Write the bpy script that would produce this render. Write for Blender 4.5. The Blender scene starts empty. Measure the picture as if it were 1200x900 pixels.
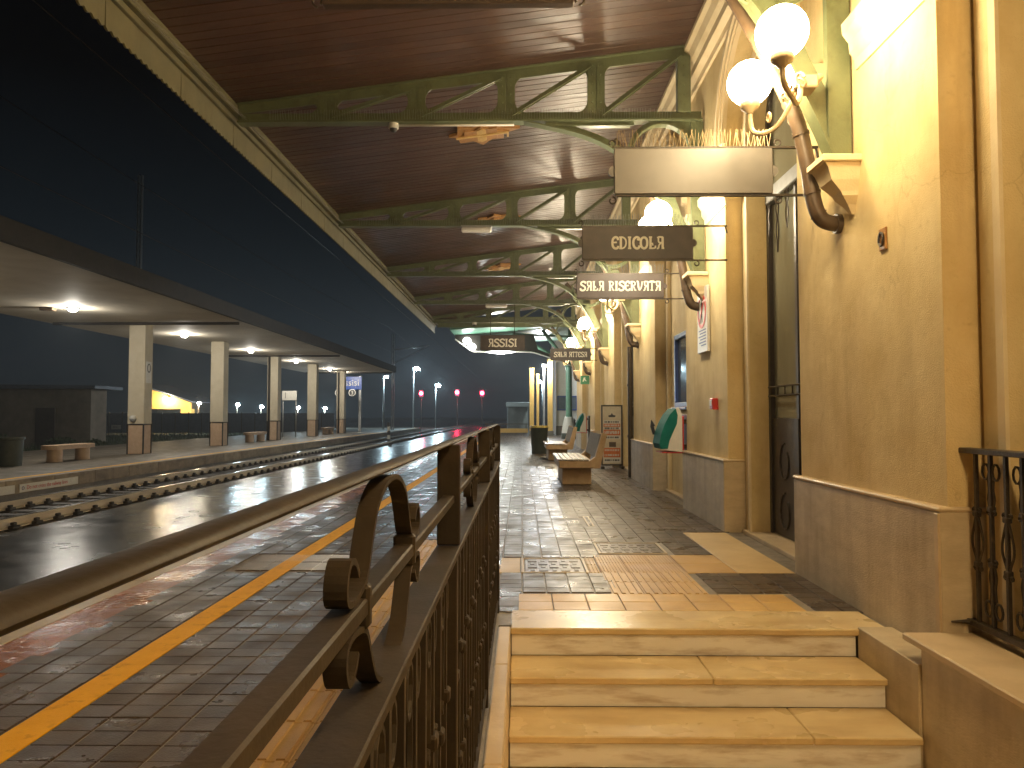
import bpy, bmesh, math, random
from mathutils import Vector, Matrix
random.seed(7)
R = math.radians
SC = bpy.context.scene
COL = SC.collection

# ------------------------------------------------------------------ camera, sky, exposure
cam = bpy.data.cameras.new('camera'); co = bpy.data.objects.new('camera', cam); COL.objects.link(co)
F = 880.0
cam.sensor_width = 36; cam.lens = F / 1200 * 36; cam.clip_start = .02; cam.clip_end = 3000
pitch = math.atan(36 / F); yaw = math.atan(12 / F * math.cos(pitch))
co.location = (0, 0, 1.1); co.rotation_euler = (math.pi / 2 + pitch, 0, yaw)
SC.camera = co
SC.view_settings.view_transform = 'Standard'; SC.view_settings.look = 'None'
SC.view_settings.exposure = 1.05; SC.view_settings.gamma = 1; SC.view_settings.use_curve_mapping = False
SC.cycles.use_denoising = True
SC.cycles.max_bounces = 6; SC.cycles.diffuse_bounces = 4; SC.cycles.glossy_bounces = 3; SC.cycles.volume_bounces = 0
SC.cycles.sample_clamp_indirect = 4
W = bpy.data.worlds.new('World'); SC.world = W; W.use_nodes = True
wn = W.node_tree; bg = wn.nodes['Background']
# misty night: the same dark blue all round, a little paler towards the horizon
tc = wn.nodes.new('ShaderNodeTexCoord'); sx = wn.nodes.new('ShaderNodeSeparateXYZ'); cr = wn.nodes.new('ShaderNodeValToRGB')
wn.links.new(tc.outputs['Generated'], sx.inputs[0]); wn.links.new(sx.outputs['Z'], cr.inputs[0]); wn.links.new(cr.outputs[0], bg.inputs[0])
cr.color_ramp.elements[0].position = 0; cr.color_ramp.elements[0].color = (.010, .018, .026, 1)
cr.color_ramp.elements[1].position = .38; cr.color_ramp.elements[1].color = (.0007, .0009, .0017, 1)
bg.inputs[1].default_value = 0.35
WARM = (1.0, .76, .41); MID = (1.0, .84, .58); ORANGE = (1.0, .69, .33); COOL = (1.0, .93, .80)
L_GLOBE = 52.0; HAZE = .0015

# ------------------------------------------------------------------ materials
MATS = {}
def mat(name, c1, c2=None, rough=.6, scale=6, bump=0.0, bscale=60, metal=0.0, spec=.5, stretch=(1, 1, 1), rvar=0.0, lo=.35, hi=.65, coat=0.0, detail=6):
    m = bpy.data.materials.new(name); m.use_nodes = True
    nt = m.node_tree; N = nt.nodes; L = nt.links; p = N['Principled BSDF']
    p.inputs['Roughness'].default_value = rough; p.inputs['Metallic'].default_value = metal
    p.inputs['Specular IOR Level'].default_value = spec; p.inputs['Coat Weight'].default_value = coat
    p.inputs['Coat Roughness'].default_value = .12
    p.inputs['Base Color'].default_value = (*c1, 1)
    geo = N.new('ShaderNodeNewGeometry'); mp = N.new('ShaderNodeMapping'); mp.inputs['Scale'].default_value = stretch
    L.new(geo.outputs['Position'], mp.inputs['Vector'])
    if c2 is not None:
        n = N.new('ShaderNodeTexNoise'); n.inputs['Scale'].default_value = scale; n.inputs['Detail'].default_value = detail; n.inputs['Roughness'].default_value = .65
        L.new(mp.outputs[0], n.inputs['Vector'])
        r = N.new('ShaderNodeValToRGB'); r.color_ramp.elements[0].position = lo; r.color_ramp.elements[1].position = hi
        r.color_ramp.elements[0].color = (*c1, 1); r.color_ramp.elements[1].color = (*c2, 1)
        L.new(n.outputs['Fac'], r.inputs[0]); L.new(r.outputs[0], p.inputs['Base Color'])
        m['mixout'] = 1
        if rvar:
            mr = N.new('ShaderNodeMapRange'); mr.inputs['To Min'].default_value = max(0.02, rough - rvar); mr.inputs['To Max'].default_value = rough + rvar
            mr.inputs['From Min'].default_value = .3; mr.inputs['From Max'].default_value = .7
            n2 = N.new('ShaderNodeTexNoise'); n2.inputs['Scale'].default_value = scale * .6; n2.inputs['Detail'].default_value = 4
            L.new(mp.outputs[0], n2.inputs['Vector']); L.new(n2.outputs['Fac'], mr.inputs['Value']); L.new(mr.outputs[0], p.inputs['Roughness'])
    if bump:
        nb = N.new('ShaderNodeTexNoise'); nb.inputs['Scale'].default_value = bscale; nb.inputs['Detail'].default_value = 4
        L.new(mp.outputs[0], nb.inputs['Vector'])
        b = N.new('ShaderNodeBump'); b.inputs['Strength'].default_value = bump; b.inputs['Distance'].default_value = .01
        L.new(nb.outputs['Fac'], b.inputs['Height']); L.new(b.outputs[0], p.inputs['Normal'])
    MATS[name] = m
    return m
def second(m, c, scale, lo, hi, fac=1.0, stretch=(1, 1, 1), cells=None):
    """multiply in a second layer of stain or per-piece tone"""
    nt = m.node_tree; N = nt.nodes; L = nt.links; p = N['Principled BSDF']
    src = p.inputs['Base Color'].links[0].from_socket if p.inputs['Base Color'].links else None
    geo = N.new('ShaderNodeNewGeometry'); mp = N.new('ShaderNodeMapping'); mp.inputs['Scale'].default_value = stretch
    L.new(geo.outputs['Position'], mp.inputs['Vector'])
    if cells:
        sn = N.new('ShaderNodeVectorMath'); sn.operation = 'SNAP'; sn.inputs[1].default_value = cells
        L.new(mp.outputs[0], sn.inputs[0]); t = N.new('ShaderNodeTexWhiteNoise'); t.noise_dimensions = '3D'; L.new(sn.outputs[0], t.inputs['Vector']); out = t.outputs['Value']
    else:
        t = N.new('ShaderNodeTexNoise'); t.inputs['Scale'].default_value = scale; t.inputs['Detail'].default_value = 7; t.inputs['Roughness'].default_value = .6
        L.new(mp.outputs[0], t.inputs['Vector']); out = t.outputs['Fac']
    mr = N.new('ShaderNodeMapRange'); mr.inputs['From Min'].default_value = lo; mr.inputs['From Max'].default_value = hi; mr.inputs['To Max'].default_value = fac
    L.new(out, mr.inputs['Value'])
    mx = N.new('ShaderNodeMix'); mx.data_type = 'RGBA'; mx.blend_type = 'MULTIPLY'
    L.new(mr.outputs[0], mx.inputs['Factor'])
    if src: L.new(src, mx.inputs[6])
    else: mx.inputs[6].default_value = p.inputs['Base Color'].default_value
    mx.inputs[7].default_value = (*c, 1)
    L.new(mx.outputs[2], p.inputs['Base Color'])
    return m
def rnd(m, c, fac=1.0):
    """tone that differs from object to object"""
    nt = m.node_tree; N = nt.nodes; L = nt.links; p = N['Principled BSDF']
    src = p.inputs['Base Color'].links[0].from_socket
    oi = N.new('ShaderNodeObjectInfo'); mm = N.new('ShaderNodeMath'); mm.operation = 'MULTIPLY'; mm.inputs[1].default_value = fac
    L.new(oi.outputs['Random'], mm.inputs[0])
    mx = N.new('ShaderNodeMix'); mx.data_type = 'RGBA'; mx.blend_type = 'MULTIPLY'
    L.new(mm.outputs[0], mx.inputs['Factor']); L.new(src, mx.inputs[6]); mx.inputs[7].default_value = (*c, 1)
    L.new(mx.outputs[2], p.inputs['Base Color'])
    return m
def emit(name, col, s):
    """glowing lens; the light it sheds comes from the lamp's own sphere light"""
    m = bpy.data.materials.new(name); m.use_nodes = True; p = m.node_tree.nodes['Principled BSDF']
    p.inputs['Base Color'].default_value = (.8, .8, .8, 1); p.inputs['Emission Color'].default_value = (*col, 1); p.inputs['Emission Strength'].default_value = s
    m.cycles.emission_sampling = 'NONE'; MATS[name] = m; return m

M_STUCCO = second(mat('yellow_stucco', (.66, .50, .24), (.77, .62, .34), .85, 2.2, .35, 140, rvar=.05), (.70, .62, .52), 1.5, .45, .8, .85, (1, 1, .22))
second(M_STUCCO, (.66, .58, .50), 7, .56, .78, .5, (1, 1, .12)); second(M_STUCCO, (.70, .64, .58), 22, .60, .72, .4)
def weather(m):
    nt = m.node_tree; N = nt.nodes; L = nt.links; p = N['Principled BSDF']; src = p.inputs['Base Color'].links[0].from_socket
    geo = N.new('ShaderNodeNewGeometry'); ns = N.new('ShaderNodeTexNoise'); ns.inputs['Scale'].default_value = 2.5; ns.inputs['Detail'].default_value = 5
    L.new(geo.outputs['Position'], ns.inputs['Vector'])
    ad = N.new('ShaderNodeVectorMath'); ad.operation = 'MULTIPLY_ADD'; ad.inputs[1].default_value = (.6, .6, .6); L.new(ns.outputs['Color'], ad.inputs[0]); L.new(geo.outputs['Position'], ad.inputs[2])
    vo = N.new('ShaderNodeTexVoronoi'); vo.feature = 'DISTANCE_TO_EDGE'; vo.inputs['Scale'].default_value = .9; L.new(ad.outputs[0], vo.inputs['Vector'])
    mr = N.new('ShaderNodeMapRange'); mr.inputs['From Min'].default_value = 0; mr.inputs['From Max'].default_value = .005; mr.inputs['To Min'].default_value = 1; mr.inputs['To Max'].default_value = 0; L.new(vo.outputs['Distance'], mr.inputs['Value'])
    mk = N.new('ShaderNodeMapRange'); mk.inputs['From Min'].default_value = .5; mk.inputs['From Max'].default_value = .62; mk.inputs['To Max'].default_value = .28
    n3 = N.new('ShaderNodeTexNoise'); n3.inputs['Scale'].default_value = .8; L.new(geo.outputs['Position'], n3.inputs['Vector']); L.new(n3.outputs['Fac'], mk.inputs['Value'])
    mm = N.new('ShaderNodeMath'); mm.operation = 'MULTIPLY'; L.new(mr.outputs[0], mm.inputs[0]); L.new(mk.outputs[0], mm.inputs[1])
    mx = N.new('ShaderNodeMix'); mx.data_type = 'RGBA'; mx.blend_type = 'MULTIPLY'; L.new(mm.outputs[0], mx.inputs['Factor']); L.new(src, mx.inputs[6]); mx.inputs[7].default_value = (.45, .36, .28, 1); L.new(mx.outputs[2], p.inputs['Base Color'])
    lo = N.new('ShaderNodeBump'); lo.inputs['Strength'].default_value = .5; lo.inputs['Distance'].default_value = .03; L.new(ns.outputs['Fac'], lo.inputs['Height'])
    old = p.inputs['Normal'].links[0].from_node; L.new(lo.outputs[0], old.inputs['Normal'])
weather(M_STUCCO)
M_TRIM = mat('cream_trim', (.72, .58, .36), (.78, .66, .44), .7, 5, .15, 90)
M_TRAV = second(mat('travertine', (.52, .425, .28), (.63, .525, .36), .55, 5, .25, 50, stretch=(1, 1, 3), rvar=.1), (.62, .55, .47), 2.0, .45, .75, .7, (1, 3, .5))
M_TRAVCAP = second(mat('travertine_cap', (.55, .42, .26), (.66, .52, .34), .4, 6, .1, 60, rvar=.1), (.55, .45, .35), 3, .5, .75, .6)
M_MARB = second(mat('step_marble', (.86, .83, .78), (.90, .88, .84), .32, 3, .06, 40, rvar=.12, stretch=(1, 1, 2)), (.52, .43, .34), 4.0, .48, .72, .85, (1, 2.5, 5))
M_TREADLIT = second(mat('lamplit_tread_marble', (.66, .50, .26), (.74, .59, .33), .28, 4, .06, 40, rvar=.1), (.62, .52, .40), 3.4, .42, .80, .75, (.6, 2, 1))  # yellow of the warm lamplight put into the marble colour, stains on top
M_TILE = second(mat('grey_tile', (.085, .060, .040), (.13, .096, .066), .36, 7, .2, 110, rvar=.15, spec=.27), (.50, .48, .46), 1, 0, 1, .75, cells=(.15, .115, 3))
second(M_TILE, (.55, .52, .5), 1.3, .35, .8, .5)
M_GROUT = mat('grout', (.15, .125, .10), (.26, .225, .18), .5, 9, .2, 90)
M_OTILE = rnd(second(mat('orange_tile', (.60, .385, .13), (.70, .47, .18), .4, 5, .08, 80, rvar=.1), (.65, .55, .45), 4, .5, .75, .6), (.82, .80, .76), .8)
M_TACT = second(mat('tactile_tile', (.55, .34, .11), (.64, .42, .16), .42, 6, .12, 90, rvar=.1), (.55, .46, .38), 3, .45, .72, .7)
M_BTACT = mat('brown_tactile', (.075, .05, .032), (.13, .088, .055), .35, 8, .2, 90)
M_BEIGE = second(mat('beige_slab', (.56, .40, .19), (.62, .46, .24), .45, 3, .06, 60, rvar=.1), (.7, .62, .55), 5, .5, .8, .6)
M_EDGEW = mat('edge_stone', (.42, .33, .22), (.55, .45, .31), .4, 6, .2, 60)
M_EDGEO = mat('red_concrete', (.22, .075, .025), (.36, .14, .05), .26, 5, .9, 22, rvar=.16, spec=.2)
M_YEL = second(mat('yellow_paint', (.84, .42, .012), (.90, .48, .025), .6, 10, .2, 90, spec=.15), (.55, .45, .3), 14, .55, .72, .6)
M_IRON = second(mat('bronze_iron', (.021, .0155, .010), (.036, .025, .015), .62, 9, .06, 160, metal=.0, rvar=.1, spec=.3), (.6, .5, .42), 30, .5, .7, .5)
M_DIRON = mat('dark_iron', (.035, .026, .018), (.07, .05, .03), .4, 20, .2, 120, metal=.3)
M_GREEN = second(mat('green_paint', (.098, .115, .058), (.13, .15, .076), .38, 5, .12, 90, rvar=.1), (.55, .5, .42), 9, .52, .72, .6)
M_TEAL = mat('teal_paint', (.10, .24, .17), (.14, .30, .21), .4, 6)
M_PLANK = rnd(second(mat('brown_plank', (.070, .036, .025), (.098, .050, .035), .36, 3, .15, 50, rvar=.08, stretch=(.6, 9, 9)), (.6, .55, .52), 1.2, .4, .75, .6), (.6, .57, .55), .7)
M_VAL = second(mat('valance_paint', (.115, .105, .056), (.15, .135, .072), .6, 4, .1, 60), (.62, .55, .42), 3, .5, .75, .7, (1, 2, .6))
M_DARK = mat('dark_void', (.012, .012, .012), None, .7)
M_ROOF = mat('roof_sheet', (.05, .05, .05), (.07, .07, .07), .7, 3)
M_BROWN = mat('brown_pipe', (.065, .042, .026), (.10, .066, .04), .4, 8, .05, 60)
M_LAMPM = mat('lamp_bronze', (.30, .22, .12), (.38, .29, .17), .45, 14, .1, 90, metal=.1)
M_GLOBE0 = emit('globe_warm', (1, .93, .80), 2.4); M_GLOBE2 = emit('globe_orange', (1, .86, .62), 2.4); M_GLOBE1 = emit('globe_mid', (1, .96, .88), 2.4)
M_SIGNB = mat('sign_board', (.050, .034, .026), (.07, .048, .036), .5, 8, .1, 60)
M_SIGNP = mat('sign_pale', (.062, .054, .046), (.078, .068, .058), .45, 4)
M_LETT = mat('letter_white', (.78, .74, .62), None, .6)
M_DOOR = mat('door_brown', (.035, .027, .022), (.055, .042, .032), .4, 8, .15, 80)
M_GLASS = mat('door_glass', (.20, .195, .13), (.27, .26, .18), .07, 1.2, stretch=(1, 1, .4), spec=.8)
M_BLUE = mat('blue_frame', (.03, .06, .20), (.05, .09, .26), .35, 9)
M_BGLASS = mat('board_glass', (.10, .13, .16), (.14, .17, .2), .06, 3)
M_WHITE = mat('white_panel', (.62, .60, .55), (.70, .68, .62), .4, 7)
M_RED = mat('red_paint', (.55, .03, .025), None, .35)
M_BLACK = mat('black_print', (.03, .03, .035), None, .5)
M_BLUEINK = mat('blue_print', (.12, .14, .30), None, .5)
M_SAND = mat('bench_stone', (.44, .29, .14), (.54, .37, .20), .6, 12, .25, 90)
M_SLAT = rnd(mat('bench_slat', (.42, .37, .30), (.55, .49, .41), .35, 6, .1, 60, stretch=(6, 1, 6)), (.6, .58, .55))
M_SLATB = mat('bench_back', (.15, .13, .105), (.21, .185, .15), .8, 6, .1, 60, stretch=(6, 1, 6))
M_BIN = mat('bin_green', (.03, .04, .03), (.05, .06, .045), .5, 8, .1, 40)
M_ASPH = second(mat('wet_asphalt', (.016, .014, .013), (.034, .029, .025), .22, 3, .22, 45, rvar=.08, spec=.24), (.5, .48, .45), .7, .45, .65, .8)
M_BALL = second(mat('ballast', (.05, .041, .033), (.17, .145, .12), .75, 24, 1.0, 30), (.4, .38, .35), 2, .4, .7, .6)
M_RAILS = mat('rail_side', (.40, .34, .26), (.52, .46, .37), .55, 5, .1, 50, stretch=(1, .3, 1))
M_RAILT = mat('rail_top', (.30, .28, .26), (.38, .36, .33), .22, 5, metal=.9)
M_SLEEP = rnd(mat('sleeper', (.03, .024, .02), (.06, .048, .038), .6, 10, .3, 50), (.5, .5, .5))
M_P2TOP = second(mat('platform_asphalt', (.10, .085, .062), (.155, .13, .10), .55, 5, .3, 60, rvar=.12), (.5, .48, .44), .9, .42, .68, .7)
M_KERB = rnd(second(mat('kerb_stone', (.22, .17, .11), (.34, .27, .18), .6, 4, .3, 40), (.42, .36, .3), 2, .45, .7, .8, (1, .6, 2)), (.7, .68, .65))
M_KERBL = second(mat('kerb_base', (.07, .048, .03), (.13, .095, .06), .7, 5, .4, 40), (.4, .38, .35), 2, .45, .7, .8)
M_SOFF = second(mat('soffit_plaster', (.52, .47, .38), (.58, .53, .44), .75, 2, .1, 40), (.75, .72, .68), .8, .45, .75, .6)
M_FASC = mat('brown_fascia', (.020, .016, .013), (.032, .025, .020), .7, 5, .1, 40)
M_PILL = second(mat('pillar_plaster', (.52, .46, .34), (.58, .52, .40), .7, 4, .15, 60), (.75, .7, .62), 1.4, .5, .8, .7, (1, 1, .4))
M_PILLB = mat('pillar_base', (.46, .32, .21), (.54, .39, .27), .6, 8, .15, 60)
M_SOFL = emit('soffit_light', (1, .98, .95), 3)
M_GROUND = second(mat('ground', (.018, .022, .012), (.045, .048, .026), .9, .6, .8, 12), (.4, .4, .4), .15, .4, .7, .7)
M_GRASS = mat('grass', (.03, .05, .016), (.06, .085, .03), .8, 3)
M_SHED = second(mat('shed_wall', (.16, .14, .11), (.22, .19, .15), .8, 2, .2, 30), (.5, .48, .45), .6, .45, .7, .7, (1, 1, .4))
M_SHEDR = mat('shed_roof', (.08, .10, .14), (.12, .14, .18), .5, 3)
M_STEEL = mat('galvanised', (.30, .31, .31), (.38, .39, .39), .4, 9, metal=.3)
M_YWALL = mat('ochre_wall', (.70, .42, .10), (.78, .49, .14), .7, 4)
M_RSIG = emit('signal_red', (1.0, .035, .12), 2.2)
M_FLOOD = emit('flood_light', (1.0, .92, .75), 4)
M_FAR = emit('far_light', (.88, .97, 1.0), 4)
M_FARB = emit('far_blue', (.75, .92, 1.0), 4)
M_TUBE = mat('tube_diffuser', (.72, .70, .66), None, .4)
M_PLAQ = mat('carved_wood', (.34, .16, .05), (.46, .24, .08), .45, 20, .3, 90)
M_PLAQ2 = mat('carved_wood_pale', (.55, .36, .12), (.62, .42, .16), .45, 20)

# ------------------------------------------------------------------ mesh helpers
class MB:
    def __init__(s): s.v = []; s.f = []; s.sm = False
    def add(s, vs, fs):
        n = len(s.v); s.v += [tuple(v) for v in vs]; s.f += [tuple(i + n for i in f) for f in fs]; return s
    def box(s, x0, x1, y0, y1, z0, z1):
        return s.add([(x0, y0, z0), (x1, y0, z0), (x1, y1, z0), (x0, y1, z0), (x0, y0, z1), (x1, y0, z1), (x1, y1, z1), (x0, y1, z1)],
                     [(0, 3, 2, 1), (4, 5, 6, 7), (0, 1, 5, 4), (1, 2, 6, 5), (2, 3, 7, 6), (3, 0, 4, 7)])
    def cbox(s, x0, x1, y0, y1, z0, z1, b=.006):
        X = (x0, x1); Y = (y0, y1); Z = (z0, z1); vs = []; ix = {}
        for i in (0, 1):
            for j in (0, 1):
                for k in (0, 1):
                    dx = b if i == 0 else -b; dy = b if j == 0 else -b; dz = b if k == 0 else -b
                    for a, p in enumerate(((X[i], Y[j] + dy, Z[k] + dz), (X[i] + dx, Y[j], Z[k] + dz), (X[i] + dx, Y[j] + dy, Z[k]))):
                        ix[i, j, k, a] = len(vs); vs.append(p)
        fs = []
        for i in (0, 1): fs.append([ix[i, j, k, 0] for j, k in ((0, 0), (1, 0), (1, 1), (0, 1))])
        for j in (0, 1): fs.append([ix[i, j, k, 1] for i, k in ((0, 0), (1, 0), (1, 1), (0, 1))])
        for k in (0, 1): fs.append([ix[i, j, k, 2] for i, j in ((0, 0), (1, 0), (1, 1), (0, 1))])
        for j in (0, 1):
            for k in (0, 1): fs.append([ix[0, j, k, 1], ix[1, j, k, 1], ix[1, j, k, 2], ix[0, j, k, 2]])
        for i in (0, 1):
            for k in (0, 1): fs.append([ix[i, 0, k, 0], ix[i, 1, k, 0], ix[i, 1, k, 2], ix[i, 0, k, 2]])
        for i in (0, 1):
            for j in (0, 1): fs.append([ix[i, j, 0, 0], ix[i, j, 1, 0], ix[i, j, 1, 1], ix[i, j, 0, 1]])
        for i in (0, 1):
            for j in (0, 1):
                for k in (0, 1): fs.append([ix[i, j, k, a] for a in (0, 1, 2)])
        return s.add(vs, fs)
    def prism(s, poly, ax, a, b):
        n = len(poly)
        def P(u, v, t): return (t, u, v) if ax == 'x' else (u, t, v) if ax == 'y' else (u, v, t)
        vs = [P(u, v, a) for u, v in poly] + [P(u, v, b) for u, v in poly]
        return s.add(vs, [tuple(range(n))[::-1], tuple(range(n, 2 * n))] + [(i, (i + 1) % n, n + (i + 1) % n, n + i) for i in range(n)])
    def ribbon(s, path, t, ax, a, b, closed=False):
        """flat bar of thickness t that follows a 2D path, a..b wide along ax"""
        n = len(path); L = []; Rr = []
        for i in range(n):
            p0 = Vector(path[i - 1] if (i or closed) else path[0]); p1 = Vector(path[(i + 1) % n] if (i < n - 1 or closed) else path[-1]); d = (p1 - p0)
            d = d.normalized() if d.length > 1e-9 else Vector((1, 0)); nr = Vector((-d.y, d.x)); c = Vector(path[i]); tt = t[i] if isinstance(t, (list, tuple)) else t
            L.append(c + nr * tt / 2); Rr.append(c - nr * tt / 2)
        def P(u, w): return (w, u.x, u.y) if ax == 'x' else (u.x, w, u.y) if ax == 'y' else (u.x, u.y, w)
        vs = []; fs = []
        for l, r in zip(L, Rr): vs += [P(l, a), P(r, a), P(r, b), P(l, b)]
        m = n if closed else n - 1
        for i in range(m):
            A = 4 * i; B = 4 * ((i + 1) % n)
            for k in range(4): fs.append((A + k, A + (k + 1) % 4, B + (k + 1) % 4, B + k))
        if not closed: fs += [(3, 2, 1, 0), tuple(4 * (n - 1) + k for k in range(4))]
        return s.add(vs, fs)
    def tube(s, pts, r, n=8, closed=False):
        pts = [Vector(p) for p in pts]; m = len(pts); vs = []; fs = []; up = None
        for i in range(m):
            a = pts[i - 1] if (i or closed) else pts[0]; b = pts[(i + 1) % m] if (i < m - 1 or closed) else pts[-1]; d = (b - a).normalized()
            if up is None:
                up = Vector((0, 0, 1)) if abs(d.z) < .9 else Vector((1, 0, 0))
            u = (up - d * up.dot(d)).normalized(); w = d.cross(u); up = u; rr = r[i] if isinstance(r, (list, tuple)) else r
            for k in range(n):
                an = 2 * math.pi * (k + .5) / n; vs.append(pts[i] + (u * math.cos(an) + w * math.sin(an)) * rr)
        q = m if closed else m - 1
        for i in range(q):
            A = i * n; B = ((i + 1) % m) * n
            for k in range(n): fs.append((A + k, A + (k + 1) % n, B + (k + 1) % n, B + k))
        if not closed: fs += [tuple(range(n))[::-1], tuple(range((m - 1) * n, m * n))]
        s.sm = s.sm or n > 6
        return s.add(vs, fs)
    def lathe(s, prof, c=(0, 0, 0), n=20):
        vs = []; fs = []; m = len(prof)
        for r, z in prof:
            for k in range(n): a = 2 * math.pi * k / n; vs.append((c[0] + max(r, 1e-4) * math.cos(a), c[1] + max(r, 1e-4) * math.sin(a), c[2] + z))
        for i in range(m - 1):
            for k in range(n): fs.append((i * n + k, i * n + (k + 1) % n, (i + 1) * n + (k + 1) % n, (i + 1) * n + k))
        fs += [tuple(range(n))[::-1], tuple(range((m - 1) * n, m * n))]
        s.sm = True
        return s.add(vs, fs)
    def sphere(s, c, r, n=24, m=14, sz=1):
        return s.lathe([(r * math.sin(math.pi * i / m), -r * sz * math.cos(math.pi * i / m)) for i in range(m + 1)], c, n)
    def move(s, dx, dy, dz): s.v = [(a + dx, b + dy, c + dz) for a, b, c in s.v]; return s
    def mesh(s, name, m, off=(0, 0, 0)):
        me = bpy.data.meshes.new(name); me.from_pydata([(a - off[0], b - off[1], c - off[2]) for a, b, c in s.v], [], s.f)
        bm = bmesh.new(); bm.from_mesh(me); bmesh.ops.recalc_face_normals(bm, faces=bm.faces)
        if s.sm:
            for f in bm.faces: f.smooth = len(f.verts) == 4
            for e in bm.edges:
                if len(e.link_faces) == 2 and e.calc_face_angle(0) > R(40): e.smooth = False
        bm.to_mesh(me); bm.free()
        me.materials.append(m); return me

def tag(o, label=None, cat=None, group=None, kind=None):
    if label: o['label'] = label
    if cat: o['category'] = cat
    if group: o['group'] = group
    if kind: o['kind'] = kind
    return o
def thing(name, label, cat, loc=(0, 0, 0), group=None):
    o = bpy.data.objects.new(name, None); o.empty_display_size = .1; COL.objects.link(o); o.location = loc
    return tag(o, label, cat, group)
def origin(o):
    l = Vector((0, 0, 0))
    while o is not None: l = l + o.location; o = o.parent
    return l
def part(name, mb, m, parent, label=None, kind=None):
    """a mesh part; mb is in world coordinates"""
    o = bpy.data.objects.new(name, mb.mesh(name, m, origin(parent))); COL.objects.link(o); o.parent = parent
    return tag(o, label, None, None, kind)
def solo(name, mb, m, label=None, cat=None, group=None, kind=None, loc=(0, 0, 0)):
    o = bpy.data.objects.new(name, mb.mesh(name, m, loc)); COL.objects.link(o); o.location = loc
    return tag(o, label, cat, group, kind)
def inst(src, parent, loc, name=None):
    c = src.copy(); COL.objects.link(c); c.parent = parent; c.location = loc
    return c
def copy_tree(o, loc, label=None, parent=None):
    c = o.copy(); COL.objects.link(c); c.parent = parent
    if parent is None: c.location = loc
    if label: c['label'] = label
    for ch in o.children: copy_tree(ch, None, None, c)
    return c
def sphere_light(parent, c, r, col, rad):
    """sphere light of radiance rad filling the lens of a lamp"""
    l = bpy.data.lights.new('light', 'POINT'); l.color = col; l.shadow_soft_size = r; l.use_soft_falloff = False; l.energy = rad * 4 * math.pi ** 2 * r * r
    o = bpy.data.objects.new('light', l); COL.objects.link(o); o.parent = parent; o.location = Vector(c) - origin(parent); return o
def B(*a): return MB().box(*a)
def CB(*a): return MB().cbox(*a)
def smooth_path(pts, k=4):
    """Catmull-Rom through the points"""
    P = [Vector(p) for p in pts]; out = []
    for i in range(len(P) - 1):
        a = P[max(i - 1, 0)]; b = P[i]; c = P[i + 1]; d = P[min(i + 2, len(P) - 1)]
        for j in range(k):
            t = j / k; out.append(.5 * ((2 * b) + (c - a) * t + (2 * a - 5 * b + 4 * c - d) * t * t + (3 * b - a - 3 * c + d) * t ** 3))
    out.append(P[-1]); return [tuple(p) for p in out]
def text(name, s, size, m, parent, loc, rot, ext=.002, align='LEFT', squash=1.0):
    cu = bpy.data.curves.new(name, 'FONT'); cu.body = s; cu.size = size; cu.extrude = ext; cu.align_x = align; cu.resolution_u = 3
    t = bpy.data.objects.new(name, cu); COL.objects.link(t); bpy.context.view_layer.update()
    me = bpy.data.meshes.new_from_object(t.evaluated_get(bpy.context.evaluated_depsgraph_get()))
    bpy.data.objects.remove(t); me.materials.clear(); me.materials.append(m)
    me.transform(Matrix.Diagonal((squash, 1, 1, 1))); me.transform(Matrix.Rotation(rot[2], 4, 'Z') @ Matrix.Rotation(rot[0], 4, 'X'))
    o = bpy.data.objects.new(name, me); COL.objects.link(o); o.parent = parent; o.location = Vector(loc) - origin(parent)
    return o

# uncial sign letters, drawn as broad pen strokes in a unit cell
GL = {
 'S': (.62, [[(.58, .76), (.56, .9), (.36, .96), (.16, .86), (.14, .66), (.34, .53), (.52, .40), (.56, .2), (.42, .05), (.2, .04), (.08, .12), (.08, .27)]]),
 'A': (.66, [[(.53, .02), (.53, .96)], [(.10, .90), (.24, .97), (.56, .95)], [(.53, .52), (.3, .5), (.2, .62), (.2, .93)], [(.42, .5), (.24, .3), (.2, .06), (.06, .04)], [(.44, .05), (.64, .05)]]),
 'L': (.62, [[(.18, .98), (.18, .04)], [(.06, .05), (.40, .05), (.56, .10), (.57, .26)], [(.2, .36), (.34, .46), (.36, .28)], [(.06, .95), (.3, .95)]]),
 'E': (.60, [[(.56, .72), (.52, .9), (.34, .96), (.16, .82), (.1, .5), (.16, .18), (.34, .04), (.54, .1), (.57, .25)], [(.12, .52), (.46, .54)]]),
 'D': (.68, [[(.18, .04), (.18, .96)], [(.05, .95), (.34, .95), (.55, .78), (.60, .48), (.52, .2), (.32, .05), (.05, .05)]]),
 'I': (.40, [[(.2, .03), (.2, .97)], [(.07, .95), (.33, .95)], [(.07, .05), (.33, .05)]]),
 'C': (.62, [[(.57, .68), (.55, .88), (.36, .96), (.17, .82), (.1, .5), (.17, .18), (.36, .04), (.55, .1), (.58, .28)], [(.55, .9), (.42, .72)]]),
 'O': (.68, [[(.34, .96), (.14, .82), (.08, .5), (.14, .18), (.34, .04), (.54, .18), (.6, .5), (.54, .82), (.34, .96)]]),
 'R': (.66, [[(.18, .04), (.18, .96)], [(.05, .95), (.36, .95), (.52, .82), (.5, .62), (.3, .52), (.2, .52)], [(.3, .52), (.44, .28), (.5, .06), (.64, .06)], [(.06, .05), (.3, .05)]]),
 'V': (.66, [[(.03, .96), (.17, .92), (.20, .5), (.27, .2), (.35, .04)], [(.35, .04), (.50, .34), (.57, .68), (.60, .96)]]),
 'T': (.58, [[(.04, .82), (.1, .95), (.5, .95), (.56, .82)], [(.29, .95), (.29, .04)], [(.16, .05), (.42, .05)]]),
}
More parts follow.
